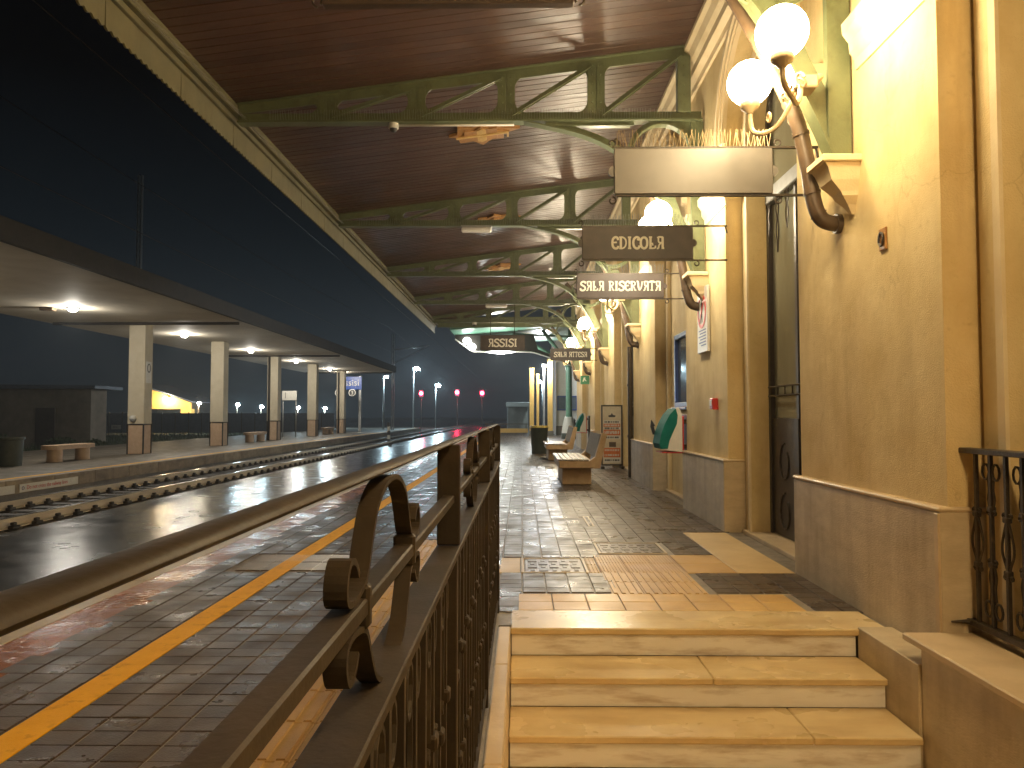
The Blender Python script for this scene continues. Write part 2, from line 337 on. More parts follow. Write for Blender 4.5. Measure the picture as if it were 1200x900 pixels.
def sign_text(s, parent, xc, y, z, h, adv=1.0, m=None):
    w = sum((GL[c][0] if c != ' ' else .4) * adv for c in s) * h; x = xc - w / 2
    for c in s:
        if c == ' ': x += .4 * adv * h; continue
        mb = MB()
        for k, st in enumerate(GL[c][1]):
            pth = smooth_path(st, 3) if len(st) > 3 else st
            mb.ribbon([(x + u * h * adv, z + v * h) for u, v in pth], h * (.18 if k == 0 else .12), 'y', y - .004 - k * .0012, y + .004)
        part('letter', mb, m or M_LETT, parent); x += GL[c][0] * adv * h

# ------------------------------------------------------------------ ground and near platform
solo('ground', B(-400, 400, -60, 500, -1.2, -.80), M_GROUND, kind='structure')
XE = -2.6
plat = MB().prism([(-2.585, -6), (-.125, -6), (-.125, 4.0), (2.7, 4.0), (2.7, 50), (-2.585, 50)], 'z', -.80, -.007)
platform = solo('platform', plat, M_GROUT, kind='structure')
# edge stones and red concrete band
edge = part('edge_stone', CB(-2.60, -2.49, 0, 1.994, -.12, .0, .008), M_EDGEW, platform)
edge.location = (0, 1, 0)
for i in range(1, 24): inst(edge, platform, (0, 1 + 2 * i, 0))
part('edge_band', B(-2.489, -2.19, -6, 50, -.05, -.001), M_EDGEO, platform)

# paving: rectangles (x0,x1,y0,y1) kept free of grey tiles
FREE = [(-3, -2.19, -9, 60), (-.98, -.50, -9, 6.63), (-.20, -.0, -9, 3.94), (-.125, 3, -9, 4.28), (-.03, 1.60, 4.2, 4.665), (.55, 1.15, 4.6, 5.30), (-.21, .55, 5.27, 5.83), (.55, 1.5, 5.27, 5.96),
        (1.5, 1.9, 5.30, 7.09), (.6, 1.16, 6.0, 6.53), (.645, .72, 7.45, 8.2), (-2.04, -1.31, 5.34, 5.94)]
PX, PY = .15, .115
tmesh = MB(); g = .0045; gy = .002
tmesh.add([(g, gy, -.008), (PX - g, gy, -.008), (PX - g, PY - gy, -.008), (g, PY - gy, -.008), (g + .002, gy + .002, 0), (PX - g - .002, gy + .002, 0), (PX - g - .002, PY - gy - .002, 0), (g + .002, PY - gy - .002, 0)],
          [(4, 5, 6, 7), (0, 1, 5, 4), (1, 2, 6, 5), (2, 3, 7, 6), (3, 0, 4, 7)])
tile0 = None; cells = []
for i in range(-15, 13):
    for j in range(8, 400):
        x, y = i * PX, j * PY; cx, cy = x + PX / 2, y + PY / 2
        if cx > 1.88 or (i < 0 and y > 46): continue
        if any(a < cx < b and c < cy < d for a, b, c, d in FREE): continue
        cells.append((x, y))
def seen(c):
    x, y = c; u = 612 + (x + .07) * F / max(y, .1); v = 486 + 1.1 * F / max(y, .1)
    hid = (-.13 - .62 * 1.1 < x < -.0 and y < 4.2)
    return 0 < u < 1200 and v < 905 and not hid
vis = sorted([c for c in cells if seen(c)], key=lambda c: c[1])[:300]; vs_ = set(vis)
for x, y in vis:
    dz = random.uniform(-.0012, .0008)
    if tile0 is None: tile0 = part('tile', tmesh, M_TILE, platform); tile0.location = (x, y, dz)
    else: inst(tile0, platform, (x, y, dz))
rest = MB()
for x, y in cells:
    if (x, y) in vs_: continue
    dz = random.uniform(-.0012, .0008)
    rest.add([(a + x, b + y, c + dz) for a, b, c in tmesh.v], tmesh.f)
part('tile_field', rest, M_TILE, platform, kind='stuff')
part('yellow_line', B(-1.785, -1.65, .5, 46, -.003, .0025), M_YEL, platform)
# orange square tiles by the steps
o0 = None
for i in range(8):
    for j in range(2):
        mb = CB(.0025, .2005, .0025, .1895, -.01, .0008, .003)
        if o0 is None: o0 = part('orange_tile', mb, M_OTILE, platform); o0.location = (-.025, 4.282, 0)
        else: inst(o0, platform, (-.025 + i * .203, 4.282 + j * .192, random.uniform(-.001, .001)))
# tactile slabs: ribbed pieces
def ribbed(nx, ny, ribs, w, h=.006, along='y'):
    mb = CB(.0015, nx - .0015, .0015, ny - .0015, -.01, 0, .002)
    for k in range(ribs):
        if along == 'y':
            c = nx * (k + .5) / ribs; mb.prism([(c - w / 2, -.001), (c + w / 2, -.001), (c + w / 2 - .004, h), (c - w / 2 + .004, h)], 'y', .008, ny - .008)
        else:
            c = ny * (k + .5) / ribs; mb.prism([(c - w / 2, -.001), (c + w / 2, -.001), (c + w / 2 - .004, h), (c - w / 2 + .004, h)], 'x', .008, nx - .008)
    return mb
def lay(name, mb, m, nx, ny, spots):
    o = None
    for x, y in spots:
        if o is None: o = part(name, mb, m, platform); o.location = (x, y, 0)
        else: inst(o, platform, (x, y, random.uniform(-.001, .001)))
lay('tactile_slab', ribbed(.24, .30, 4, .034), M_TACT, .24, .3, [(-.98 + .24 * i, .32 + .3 * j) for i in (0, 1) for j in range(21)])
lay('tactile_slab', ribbed(.2, .317, 4, .028), M_TACT, .2, .3, [(.55 + .2 * i, 4.667 + .317 * j) for i in range(3) for j in range(2)])
lay('tactile_slab', ribbed(.2, .325, 9, .012, .004), M_TACT, .2, .3, [(.55 + .2 * i, 5.302 + .328 * j) for i in range(3) for j in range(2)])
lay('tactile_slab', ribbed(.075, .27, 3, .012, .004), M_TACT, .2, .3, [(.47, 5.29), (.47, 5.562)])
lay('plain_slab', CB(.0015, .346, .0015, .325, -.01, 0, .002), M_TACT, .35, .33, [(1.152, 5.302), (1.152, 5.63)])
lay('plain_slab', CB(.0015, .188, .0015, .27, -.01, 0, .002), M_BEIGE, .19, .27, [(-.205, 5.29), (-.205, 5.562)])
lay('brown_slab', ribbed(.18, .29, 12, .008, .003), M_BTACT, .18, .29, [(-2.04 + .1825 * i, 5.345 + .295 * j) for i in range(4) for j in range(2)])
part('beige_slab', CB(1.502, 1.898, 5.302, 7.088, -.01, .001, .003), M_BEIGE, platform)
# manhole covers
def manhole(x0, x1, y0, y1, label, n=3):
    t = thing('manhole_cover', label, 'manhole cover', ((x0 + x1) / 2, (y0 + y1) / 2, 0), 'cast iron covers in the platform')
    fr = MB()
    for a in ((x0, x1, y0, y0 + .022), (x0, x1, y1 - .022, y1), (x0, x0 + .022, y0 + .0225, y1 - .0225), (x1 - .022, x1, y0 + .0225, y1 - .0225)): fr.cbox(*a, -.01, .003, .002)
    part('frame', fr, M_EDGEW, t)
    lid = CB(x0 + .03, x1 - .03, y0 + .03, y1 - .03, -.01, -.001, .002)
    part('lid', lid, M_BTACT, t)
    rb = MB()
    nx, ny = max(1, round((x1 - x0 - .1) / .075)), max(1, round((y1 - y0 - .1) / .1)); dx, dy = (x1 - x0 - .09) / nx, (y1 - y0 - .09) / ny
    for i in range(nx):
        for j in range(ny):
            px, py = x0 + .045 + i * dx, y0 + .045 + j * dy
            if (i + j) % 2: rb.cbox(px + .006, px + dx - .006, py + .006, py + dy - .006, -.002, .0035, .002)
            else: rb.cbox(px + dx * .3, px + dx * .7, py + .012, py + dy - .012, -.002, .003, .002)
    part('lid_relief', rb, M_BROWN, t, kind='stuff')
manhole(-.01, .468, 5.285, 5.82, 'rectangular cast iron manhole cover with pale patch to its left')
manhole(.605, 1.155, 6.01, 6.52, 'rectangular cast iron manhole cover behind the ribbed yellow paving')
manhole(.648, .716, 7.46, 8.19, 'small narrow cast iron valve cover among the grey tiles')

# ------------------------------------------------------------------ stairs
st = thing('staircase', 'pale veined marble staircase going down from the platform', 'stairs', (.83, 3.3, -.568))
RH, TD = .142, .310
part('landing_slab', CB(-.06, 1.88, 3.915, 4.275, -.032, .002, .006), M_TREADLIT, st)
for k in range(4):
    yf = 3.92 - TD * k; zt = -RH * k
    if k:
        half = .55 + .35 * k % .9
        part('tread', CB(-.058, half, yf - .005, yf + TD + .02, zt - .032, zt, .005), M_TREADLIT, st)
        part('tread', CB(half + .0015, 1.718, yf - .005, yf + TD + .02, zt - .032, zt, .005), M_TREADLIT, st)
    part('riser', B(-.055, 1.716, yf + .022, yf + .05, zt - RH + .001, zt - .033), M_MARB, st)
for (a, b) in ((-1, 1.2), (1.203, 2.4), (2.403, 3.35), (3.353, 3.94)):
    part('kerb', CB(-.124, -.0605, a, b, -.66, .004, .006), M_TRAVCAP, st)
lower = solo('lower_floor', B(-.06, 1.72, -4, 2.99, -.64, -.568), M_TREADLIT, kind='structure')

# ------------------------------------------------------------------ station building
PIERS = [(-7.6, -3.0), (-1.0, 1.40), (3.47, 5.31), (7.14, 8.96), (11.0, 13.2), (15.9, 17.9), (20.2, 22.2), (24.4, 26.6)]
BAYS = [(-3.0, -1.0), (1.40, 3.47), (5.31, 7.14), (8.96, 11.0), (13.2, 15.9), (17.9, 20.2), (22.2, 24.4)]
WX, WB, ZT = 1.95, 2.75, 5.2
hall = thing('station_building', 'yellow stucco station building with arched doorways and stone plinth', 'building', (2.3, 12, 0))
for k, (a, b) in enumerate(PIERS):
    part('pier', B(WX, WB, a + .02, b - .02, .6, ZT), M_STUCCO, hall)
    pl = part('plinth', CB(1.90, WB, a, b, -.66 if k < 3 else -.02, .655, .006), M_TRAV, hall)
    part('plinth_cap', CB(1.893, WB, a - .006, b + .006, .656, .678, .008), M_TRAVCAP, pl)
    if k == 2: part('corner_slab', CB(1.888, 1.9, 3.462, 3.50, .11, .65, .003), M_TRAVCAP, pl)
def arc(yc, zc, r, a0, a1, n): return [(yc + r * math.cos(a0 + (a1 - a0) * i / n), zc + r * math.sin(a0 + (a1 - a0) * i / n)) for i in range(n + 1)]
def ring(mb, yc, sp, r0, r1, xa, xb, n=24, leg=None):
    """half ring from r0 to r1, with straight legs down to z = leg"""
    ou = arc(yc, sp, r1, 0, math.pi, n); inn = arc(yc, sp, r0, 0, math.pi, n)
    if leg is not None: ou = [(yc + r1, leg)] + ou + [(yc - r1, leg)]; inn = [(yc + r0, leg)] + inn + [(yc - r0, leg)]
    vs = []; fs = []; m = len(ou)
    for (a, b), (c, d) in zip(inn, ou): vs += [(xa, a, b), (xa, c, d), (xb, c, d), (xb, a, b)]
    for i in range(m - 1):
        for k in range(4): fs.append((4 * i + k, 4 * i + (k + 1) % 4, 4 * i + 4 + (k + 1) % 4, 4 * i + 4 + k))
    fs += [(3, 2, 1, 0), tuple(4 * (m - 1) + k for k in range(4))]
    return mb.add(vs, fs)
def scroll_iron(mb, x, yc, z0, h, s=1):
    """wrought iron bud that hangs from z0"""
    for d in (-1, 1):
        mb.tube(smooth_path([(x, yc, z0), (x, yc + d * .035, z0 - h * .2), (x, yc + d * .012, z0 - h * .4), (x, yc + d * .032, z0 - h * .6), (x, yc, z0 - h)], 4), .006, 5)
        mb.tube([(x, yc + d * (.03 + .022 * math.cos(t)), z0 - .03 + .022 * math.sin(t)) for t in [i * math.pi / 4 for i in range(8)]], .005, 5, True)
def bay(k, a, b):
    yc, r = (a + b) / 2, (b - a) / 2; sp = 4.62 - r
    # spandrel above the arch
    n = 24; A = arc(yc, sp, r, 0, math.pi, n); vs = []; fs = []
    for (u, w) in A: vs += [(WX, u, w), (WX, u, ZT), (WB, u, w), (WB, u, ZT)]
    for i in range(n):
        q = 4 * i; fs += [(q, q + 1, q + 5, q + 4), (q, q + 4, q + 6, q + 2)]
    part('spandrel', MB().add(vs, fs), M_STUCCO, hall)
    av = part('archivolt', ring(MB(), yc, sp, r - .001, r + .10, 1.915, WX + .01), M_TRIM, hall)
    part('arch_moulding', ring(MB(), yc, sp, r + .101, r + .16, 1.885, WX + .01), M_TRIM, av)
    part('arch_moulding', ring(MB(), yc, sp, r + .03, r + .065, 1.898, 1.916), M_TRIM, av)
    part('jamb', ring(MB(), yc, sp, r - .19, r - .021, 2.10, 2.34, leg=.0), M_STUCCO, hall)
    part('jamb_moulding', ring(MB(), yc, sp, r - .20, r - .15, 2.082, 2.10, leg=.0), M_TRIM, hall)
    part('sill', CB(2.06, 2.40, a + .02, b - .02, -.01, .03, .006), M_TRAVCAP, hall)
    ri = r - .19
    if k == 3:
        part('infill_wall', B(2.14, 2.2, yc - ri, yc + ri, .0, 4.55), M_STUCCO, hall); return
    d = part('door' if k > 1 else 'window', ring(MB(), yc, sp, ri - .055, ri - .001, 2.27, 2.35, leg=.03), M_DOOR, hall)
    zb = 1.07 if k > 1 else .9
    gl = MB()
    for s in (-1, 1):
        y0, y1 = (yc - ri + .05, yc - .03) if s < 0 else (yc + .03, yc + ri - .05)
        part('door_leaf' if k > 1 else 'window_panel', CB(2.285, 2.325, y0, y1, .035, zb, .004), M_DOOR, d)
        part('glass_pane', B(2.303, 2.309, y0 + .03, y1 - .03, zb + .001, 3.02), M_GLASS, d)
        rel = MB()
        for z in (.25, .68):
            c = (y0 + y1) / 2
            rel.tube([(2.28, c + .12 * math.sin(t) * (1 - .04 * t), z + .17 * math.cos(t) * (1 - .05 * t)) for t in [i * .4 for i in range(15)]], .008, 6)
        part('panel_scroll', rel, M_DIRON, d)
    part('stile', CB(2.27, 2.335, yc - .028, yc + .028, zb + .001, 3.02, .004), M_DOOR, d)
    part('transom', CB(2.24, 2.34, yc - ri + .056, yc + ri - .056, 3.03, 3.16, .008), M_STEEL, d)
    part('fanlight', MB().prism(arc(yc, sp, ri - .057, 0, math.pi, 20) + [(yc - ri + .057, 3.165), (yc + ri - .057, 3.165)], 'x', 2.303, 2.309), M_GLASS, d)
    ib = MB()
    for z in (1.27, 1.35): ib.tube([(2.262, yc - ri + .03, z), (2.262, yc + ri - .03, z)], .009, 6)
    m = 8
    for i in range(m):
        y = yc - ri + .1 + (2 * ri - .2) * i / (m - 1); ib.tube([(2.262, y, 1.27), (2.262, y, 1.35)], .007, 5)
    part('iron_bar', ib, M_DIRON, d, kind='stuff')
    ir = MB()
    for i in range(6): scroll_iron(ir, 2.25, yc - ri + .12 + (2 * ri - .24) * i / 5, 3.03, .34 if i % 2 else .5)
    part('iron_drops', ir, M_DIRON, d, kind='stuff')
for k, (a, b) in enumerate(BAYS): bay(k, a, b)
part('back_wall', B(WB + .02, WB + .1, -3, 27, -.5, 6), M_DARK, hall)
part('end_wall', B(WX + .003, WB + .1, 26.61, 26.9, -.02, ZT), M_STUCCO, hall)
# impost mouldings on the piers, and the cornice under the canopy
for k, (a, b) in enumerate(PIERS):
    mid = (a + b) / 2
    prof = [(WX + .005, 3.10), (WX - .012, 3.10), (WX - .018, 3.16), (WX - .045, 3.20), (WX - .05, 3.26), (WX - .085, 3.31), (WX - .09, 3.37), (WX + .005, 3.37)]
    for (p, q) in ((a - .03, mid - .075), (mid + .40, b + .03)):
        if q - p > .1: part('impost', MB().prism(prof, 'y', p, q), M_TRIM, hall)
corn = [(WX + .005, 4.70), (WX - .03, 4.70), (WX - .035, 4.76), (WX - .10, 4.78), (WX - .10, 4.86), (WX - .14, 4.90), (WX - .17, 4.97), (WX - .21, 5.0), (WX - .21, 5.05), (WX + .005, 5.05)]
part('cornice', MB().prism(corn, 'y', -3, 26.9), M_TRIM, hall)
# stairwell side wall and ledge below the near window
side = thing('stair_side_wall', 'travertine side wall of the stairs carrying the window ledge', 'wall', (1.75, 3.3, -.60))
part('slab', CB(1.722, 1.899, 3.34, 3.93, -.66, .012, .004), M_TRAV, side)
part('slab', CB(1.735, 1.899, 1.9, 3.338, -.66, .085, .004), M_TRAV, side)
part('slab', CB(1.735, 1.899, -1, 1.898, -.66, .085, .004), M_TRAV, side)
part('ledge', CB(1.715, 2.32, 1.42, 3.462, .086, .118, .006), M_TRAVCAP, side)

# ------------------------------------------------------------------ iron railings
def bal_mesh(kind, z0, z1, x=0):
    mb = MB(); H = z1 - z0; w = .0075
    mb.box(x - w, x + w, -w, w, z0, z1)
    def pair(pts, rr=.0055):
        for d in (-1, 1): mb.tube(smooth_path([(x, d * u, z0 + H * v) for u, v in pts], 3), rr, 5)
    def knot(v): mb.cbox(x - .014, x + .014, -.015, .015, z0 + H * v - .012, z0 + H * v + .012, .004)
    def curl(v, d, dz, rr=.016): mb.tube([(x, d * (.012 + rr) + rr * math.cos(t), z0 + H * v + dz + rr * math.sin(t)) for t in [i * math.pi / 4 for i in range(8)]], .005, 5, True)
    if kind == 0:
        for v in (.90, .10):
            for d in (-1, 1): mb.tube([(x, d * .036 + .024 * math.cos(t), z0 + H * v + .035 * math.sin(t)) for t in [i * math.pi / 5 for i in range(10)]], .0055, 5, True)
        pair([(.02, .86), (.014, .80), (.022, .74), (.012, .69)]); knot(.685)
        pair([(.012, .35), (.022, .29), (.014, .22), (.02, .15)]); knot(.36)
        for d in (-1, 1): curl(.68, d, -.012, .009); curl(.36, d, .014, .009)
    else:
        knot(.64); knot(.34)
        pair([(.008, .63), (.020, .58), (.038, .50), (.036, .44), (.016, .38), (.008, .345)])
        for d in (-1, 1): curl(.65, d, .01, .009); curl(.33, d, -.01, .009)
    return mb
rail = thing('iron_railing', 'bronze painted wrought iron railing beside the marble stairs', 'railing', (-.145, 2, 0))
RX = -.146
def rounded(yA, yB):
    q = MB(); q.sm = True
    return q.prism([(RX + .0118 * math.cos(a), 1.0446 + .0045 * math.sin(a)) for a in [i * math.pi / 9 for i in range(18)]], 'y', yA, yB)
hr = rounded(-1.4, 4.25); part('handrail', hr, M_IRON, rail)
part('middle_bar', CB(RX - .012, RX + .012, -1.4, 4.235, .925, .941, .002), M_IRON, rail)
part('broad_rail', CB(-.170, -.1215, -1.4, 4.255, .828, .842, .002), M_IRON, rail)
part('bottom_rail', CB(RX - .014, RX + .014, -1.4, 4.235, .055, .07, .002), M_IRON, rail)
for y in (-1.28, .1, 1.50, 2.88, 4.225):
    part('post', CB(RX - .0225, RX + .0225, y - .011, y + .011, .843, 1.0405, .002), M_IRON, rail)
    part('post', CB(RX - .018, RX + .018, y - .018, y + .018, .0, .8275, .002), M_IRON, rail)
om = MB()
up = [(.165, .028), (.178, .042), (.196, .045), (.207, .03), (.205, .014), (.185, .008), (.15, .012), (.128, .022), (.11, .048), (.085, .078), (.045, .096), (0, .1015)]
up = up + [(-u, v) for u, v in up[-2::-1]]
for s in (1, -1): om.ribbon(smooth_path([(u, .933 + s * (v * .93 + .009)) for u, v in up], 3), .006, 'x', -.015, .015)
orn0 = None
ora = []
for s in (1, -1):
    q = MB().ribbon(smooth_path([(u, .933 + s * (v * .93 + .006)) for u, v in up], 3), .0055, 'x', -.0095, .0095); ora.append(q)
col_ = MB()
for u in (-.137, .137): col_.cbox(-.0165, .0165, u - .007, u + .007, .914, .952, .003)
protos = None
for y in (-.6, .80, 2.19, 3.555):
    if protos is None:
        protos = []
        for q in ora:
            o = part('scroll', q.move(RX, 0, 0), M_IRON, rail); o.location = Vector((0, y, 0)) - origin(rail) * 0; o.location.y = y; protos.append(o)
        for u in (-.137, .137): o = part('collar', MB().cbox(RX - .0135, RX + .0135, u - .007, u + .007, .914, .952, .003), M_IRON, rail); o.location.y = y; protos.append(o)
    else:
        for o in protos: inst(o, rail, (o.location.x, y, o.location.z))
bp = [part('baluster', bal_mesh(k, .071, .8275, RX), M_IRON, rail) for k in (0, 1)]
k = 0; y = .21
first = [True, True]
while y < 4.2:
    if min(abs(y - p) for p in (.1, 1.5, 2.88, 4.225)) > .045:
        q = k % 2
        if first[q]: bp[q].location.y = y; first[q] = False
        else: inst(bp[q], rail, (bp[q].location.x, y, bp[q].location.z))
        k += 1
    y += .0986
wr = thing('window_balustrade', 'dark wrought iron balustrade on the ledge of the near window', 'balustrade', (2.05, 2.5, .118))
BX = 2.035
part('top_rail', CB(BX - .03, BX + .03, 1.43, 3.50, .925, .95, .004), M_DIRON, wr)
part('bottom_rail', CB(BX - .022, BX + .022, 1.43, 3.475, .155, .18, .003), M_DIRON, wr)
part('fixing_pin', MB().tube([(BX - .1, 3.455, .168), (BX - .02, 3.455, .168)], [.004, .012], 6), M_DIRON, wr)
bq = [part('baluster', bal_mesh(k, .181, .9245, BX), M_DIRON, wr) for k in (0, 1)]
for i in range(18):
    y = 3.41 - .105 * i; q = (i + 1) % 2 if i else 1
    if i < 2: bq[q].location.y = y
    else: inst(bq[q], wr, (bq[q].location.x, y, bq[q].location.z))

# ------------------------------------------------------------------ canopy over the platform
XF = -3.14
def ceil(x): return 4.45 + .127 * (x - XF)
can = thing('station_canopy', 'brown boarded platform canopy with scalloped cream valance', 'canopy', (-.6, 14, 4.4))
pk = MB(); pw = .130
pk.prism([(.002, -.006), (.008, -.014), (pw - .008, -.014), (pw - .002, -.006), (pw - .002, .01), (.002, .01)], 'x', XF + .02, WX - .02)
pk.v = [(a, b, c + ceil(a)) for a, b, c in pk.v]
p0 = None
for i in range(182):
    y = 3.2 + i * pw
    if p0 is None: p0 = part('plank', pk, M_PLANK, can); base = p0.location.copy(); off = -origin(can); p0.data.transform(Matrix.Translation(-off)); p0.location = Vector((0, y, 0)) + off; base = off
    else: inst(p0, can, Vector((0, y, random.uniform(-.002, .002))) + base)
rf = MB(); rf.add([(XF - .05, -6, ceil(XF) + .02), (WX + .6, -6, ceil(WX + .6) + .02), (WX + .6, 26.95, ceil(WX + .6) + .02), (XF - .05, 26.95, ceil(XF) + .02), (XF - .05, -6, ceil(XF) + .1), (WX + .6, -6, ceil(WX + .6) + .1), (WX + .6, 26.95, ceil(WX + .6) + .1), (XF - .05, 26.95, ceil(XF) + .1)],
                  [(0, 1, 2, 3), (4, 5, 6, 7), (0, 1, 5, 4), (1, 2, 6, 5), (2, 3, 7, 6), (3, 0, 4, 7)])
part('roof_sheet', rf, M_ROOF, can)
# valance: panels with a scalloped lower edge
VL = 1.26; nsc = 14
pts = [(0.002, 4.34)]
sc_ = VL / nsc
for i in range(nsc):
    y0 = i * sc_
    for t in range(5): pts.append((min(max(y0 + sc_ * (t + .5) / 5, .002), VL - .002), 4.05 - .028 * math.sin(math.pi * (t + .5) / 5) - (.0 if t else .0)))
pts.append((VL - .002, 4.34))
v0 = None
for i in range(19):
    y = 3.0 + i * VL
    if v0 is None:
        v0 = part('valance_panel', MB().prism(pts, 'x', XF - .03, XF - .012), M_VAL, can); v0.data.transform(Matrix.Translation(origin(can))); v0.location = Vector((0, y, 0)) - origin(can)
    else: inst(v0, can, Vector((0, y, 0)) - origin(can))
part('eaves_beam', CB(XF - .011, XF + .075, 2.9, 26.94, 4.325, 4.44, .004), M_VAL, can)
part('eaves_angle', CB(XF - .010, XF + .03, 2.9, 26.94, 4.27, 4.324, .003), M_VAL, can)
part('end_board', B(XF + .08, WX - .01, 26.95, 26.98, 4.25, 4.62), M_GREEN, can)
sp_ = MB()
for i in range(640):
    y = 4.9 + i * .034
    for d in (-.05, .045): 
        e = random.uniform(-.01, .01); sp_.tube([(XF + .09, y, 4.33), (XF + .09 + .05 + d * .4, y + d * .5 + e, 4.33 + .0), (XF + .16 + d * .3, y + d + e, 4.27 + .03 * random.random())][::2], .0016, 3)
part('bird_spikes', sp_, M_STEEL, can, kind='stuff')

TRY = [4.4, 7.95, 12.4, 16.9, 21.2, 25.4]
ZC = 4.25
def truss(mats):
    t = thing('canopy_truss', 'green riveted iron truss with arched wall bracket under the boarded canopy', 'truss', (0, 0, 0), 'row of green canopy trusses')
    G = M_GREEN; XR = 1.76; X0 = XF + .08
    part('bottom_chord', CB(X0, 1.92, -.065, .065, ZC - .018, ZC + .004, .002).cbox(X0, 1.92, -.012, .012, ZC + .005, ZC + .095, .002), G, t)
    tc = MB()
    tc.prism([(X0, ceil(X0) - .115), (1.92, ceil(1.92) - .135), (1.92, ceil(1.92) - .03), (X0, ceil(X0) - .022)], 'y', -.012, .012)
    tc.prism([(X0, ceil(X0) - .022), (1.92, ceil(1.92) - .03), (1.92, ceil(1.92) - .018), (X0, ceil(X0) - .016)], 'y', -.06, .06)
    part('top_chord', tc, G, t)
    xs = [XR - .965 * i for i in range(1, 5)]
    for x in xs:
        zt = ceil(x) - .10
        po = MB()
        for d in (-1, 1): po.cbox(x + d * .05 - .043, x + d * .05 + .043, -.018, .018, ZC + .07, zt + .03, .002)
        po.box(x - .006, x + .006, -.01, .05, ZC + .07, zt + .03)
        p = part('post', po, G, t)
        rv = MB()
        n = max(2, int((zt - ZC) / .09))
        for i in range(n):
            z = ZC + .1 + (zt - ZC - .1) * i / max(1, n - 1)
            for d in (-1, 1): rv.sphere((x + d * .045, -.019, z), .010, 6, 4)
        part('rivet', rv, G, p, kind='stuff')
        gs = MB()
        for d in (-1, 1):
            e = x + d * .093
            for zz, s in ((ZC + .09, 1), (zt + .005 + .127 * d * .08, -1)):
                gs.prism([(e, zz), (e + d * .13, zz)] + [(e + d * .13 * (1 - math.sin(a)), zz + s * .13 * (1 - math.cos(a))) for a in (.5, .9, 1.25)] + [(e, zz + s * .13)], 'y', -.008, .008)
        part('gusset', gs, G, p)
    xa = [X0 + .05] + xs[::-1] + [XR]
    for i in range(len(xa) - 1):
        a, b = xa[i], xa[i + 1]; za, zb = ZC + .06, ceil(b) - .11
        if i == 0: continue
        dg = MB(); L = Vector((b - a - .12, zb - za)); 
        dg.ribbon([(a + .06, za), (b - .06, zb)], .06, 'y', -.03, -.022)
        dg.ribbon([(a + .06, za - .02), (b - .06, zb - .02)], .006, 'y', -.06, -.0295)
        part('diagonal', dg, G, t)
    wpost = CB(1.66, 1.80, -.05, .05, ZC + .078, ceil(1.7) - .122, .003).cbox(1.80, 1.935, -.03, .03, 2.60, ZC - .012, .003)
    part('wall_post', wpost, G, t)
    rv = MB()
    for i in range(6): rv.sphere((1.73, -.051, ZC + .16 + i * .105), .011, 6, 4)
    part('rivet', rv, G, t, kind='stuff')
    ap = [(0.02, 4.236), (.26, 4.185), (.55, 4.115), (.82, 4.015), (1.07, 3.86), (1.25, 3.68), (1.4, 3.48), (1.54, 3.23), (1.66, 2.98), (1.76, 2.76), (1.82, 2.61)]
    ap = smooth_path(ap, 3)
    ab = MB().ribbon(ap, .014, 'y', -.06, .06)
    ab.ribbon([(x + .028, z + .035) for x, z in ap[3:]], .06, 'y', -.012, .012)
    part('arch_bracket', ab, G, t)
    low = [p for p in ap if p[1] < 3.5]
    part('bracket_plate', MB().prism([(x + .03, z + .02) for x, z in low] + [(1.80, 2.61), (1.80, 3.02), (1.76, 3.10), (1.70, 3.22), (1.60, 3.5)], 'y', -.009, .009), G, t)
    rg = MB()
    cx, cz, rr = 1.49, 3.885, .315
    rp = [(cx + rr * math.cos(a), cz + rr * math.sin(a)) for a in [i * 2 * math.pi / 32 for i in range(32)]]
    rg.ribbon(rp, .012, 'y', -.05, .05, True)
    rg.ribbon([(cx + (rr + .03) * math.cos(a), cz + (rr + .03) * math.sin(a)) for a in [i * 2 * math.pi / 32 for i in range(32)]], .045, 'y', -.012, .012, True)
    part('ring', rg, G, t)
    part('spandrel_plate', MB().prism([(cx + .1, ZC - .012), (1.795, ZC - .012), (1.795, cz + .12)] + [(cx + (rr + .05) * math.cos(a), cz + (rr + .05) * math.sin(a)) for a in (.42, .75, 1.05)], 'y', -.008, .008), G, t)
    part('bracket_bar', CB(.3, 1.16, -.04, .04, ZC - .066, ZC - .054, .002).cbox(.25, 1.2, -.01, .01, ZC - .053, ZC - .011, .002), G, t)
    sk = MB()
    for i in range(150):
        x = X0 + .35 + i * .029
        if x > 1.6: break
        for d in (-1, 1): sk.tube([(x, d * .03, ZC + .005), (x + random.uniform(-.012, .012), d * .055, ZC + .115)], .0016, 3)
    part('bird_spikes', sk, M_STEEL, t, kind='stuff')
    return t
t0 = truss(None); t0.location = (0, TRY[0], 0)
t0['label'] = 'green riveted iron bracket and truss on the pier beside the blank sign'
TL = ['green riveted iron truss carrying the white dome camera', 'green riveted iron truss with a white tube fitting behind the EDICOLA sign', 'plain green riveted truss between the two trusses with tube fittings',
      'green riveted iron truss with a white tube fitting before the ASSISI sign', 'green riveted iron truss at the canopy end behind the ASSISI sign']
trs = [t0] + [copy_tree(t0, (0, y, 0), l) for y, l in zip(TRY[1:], TL)]
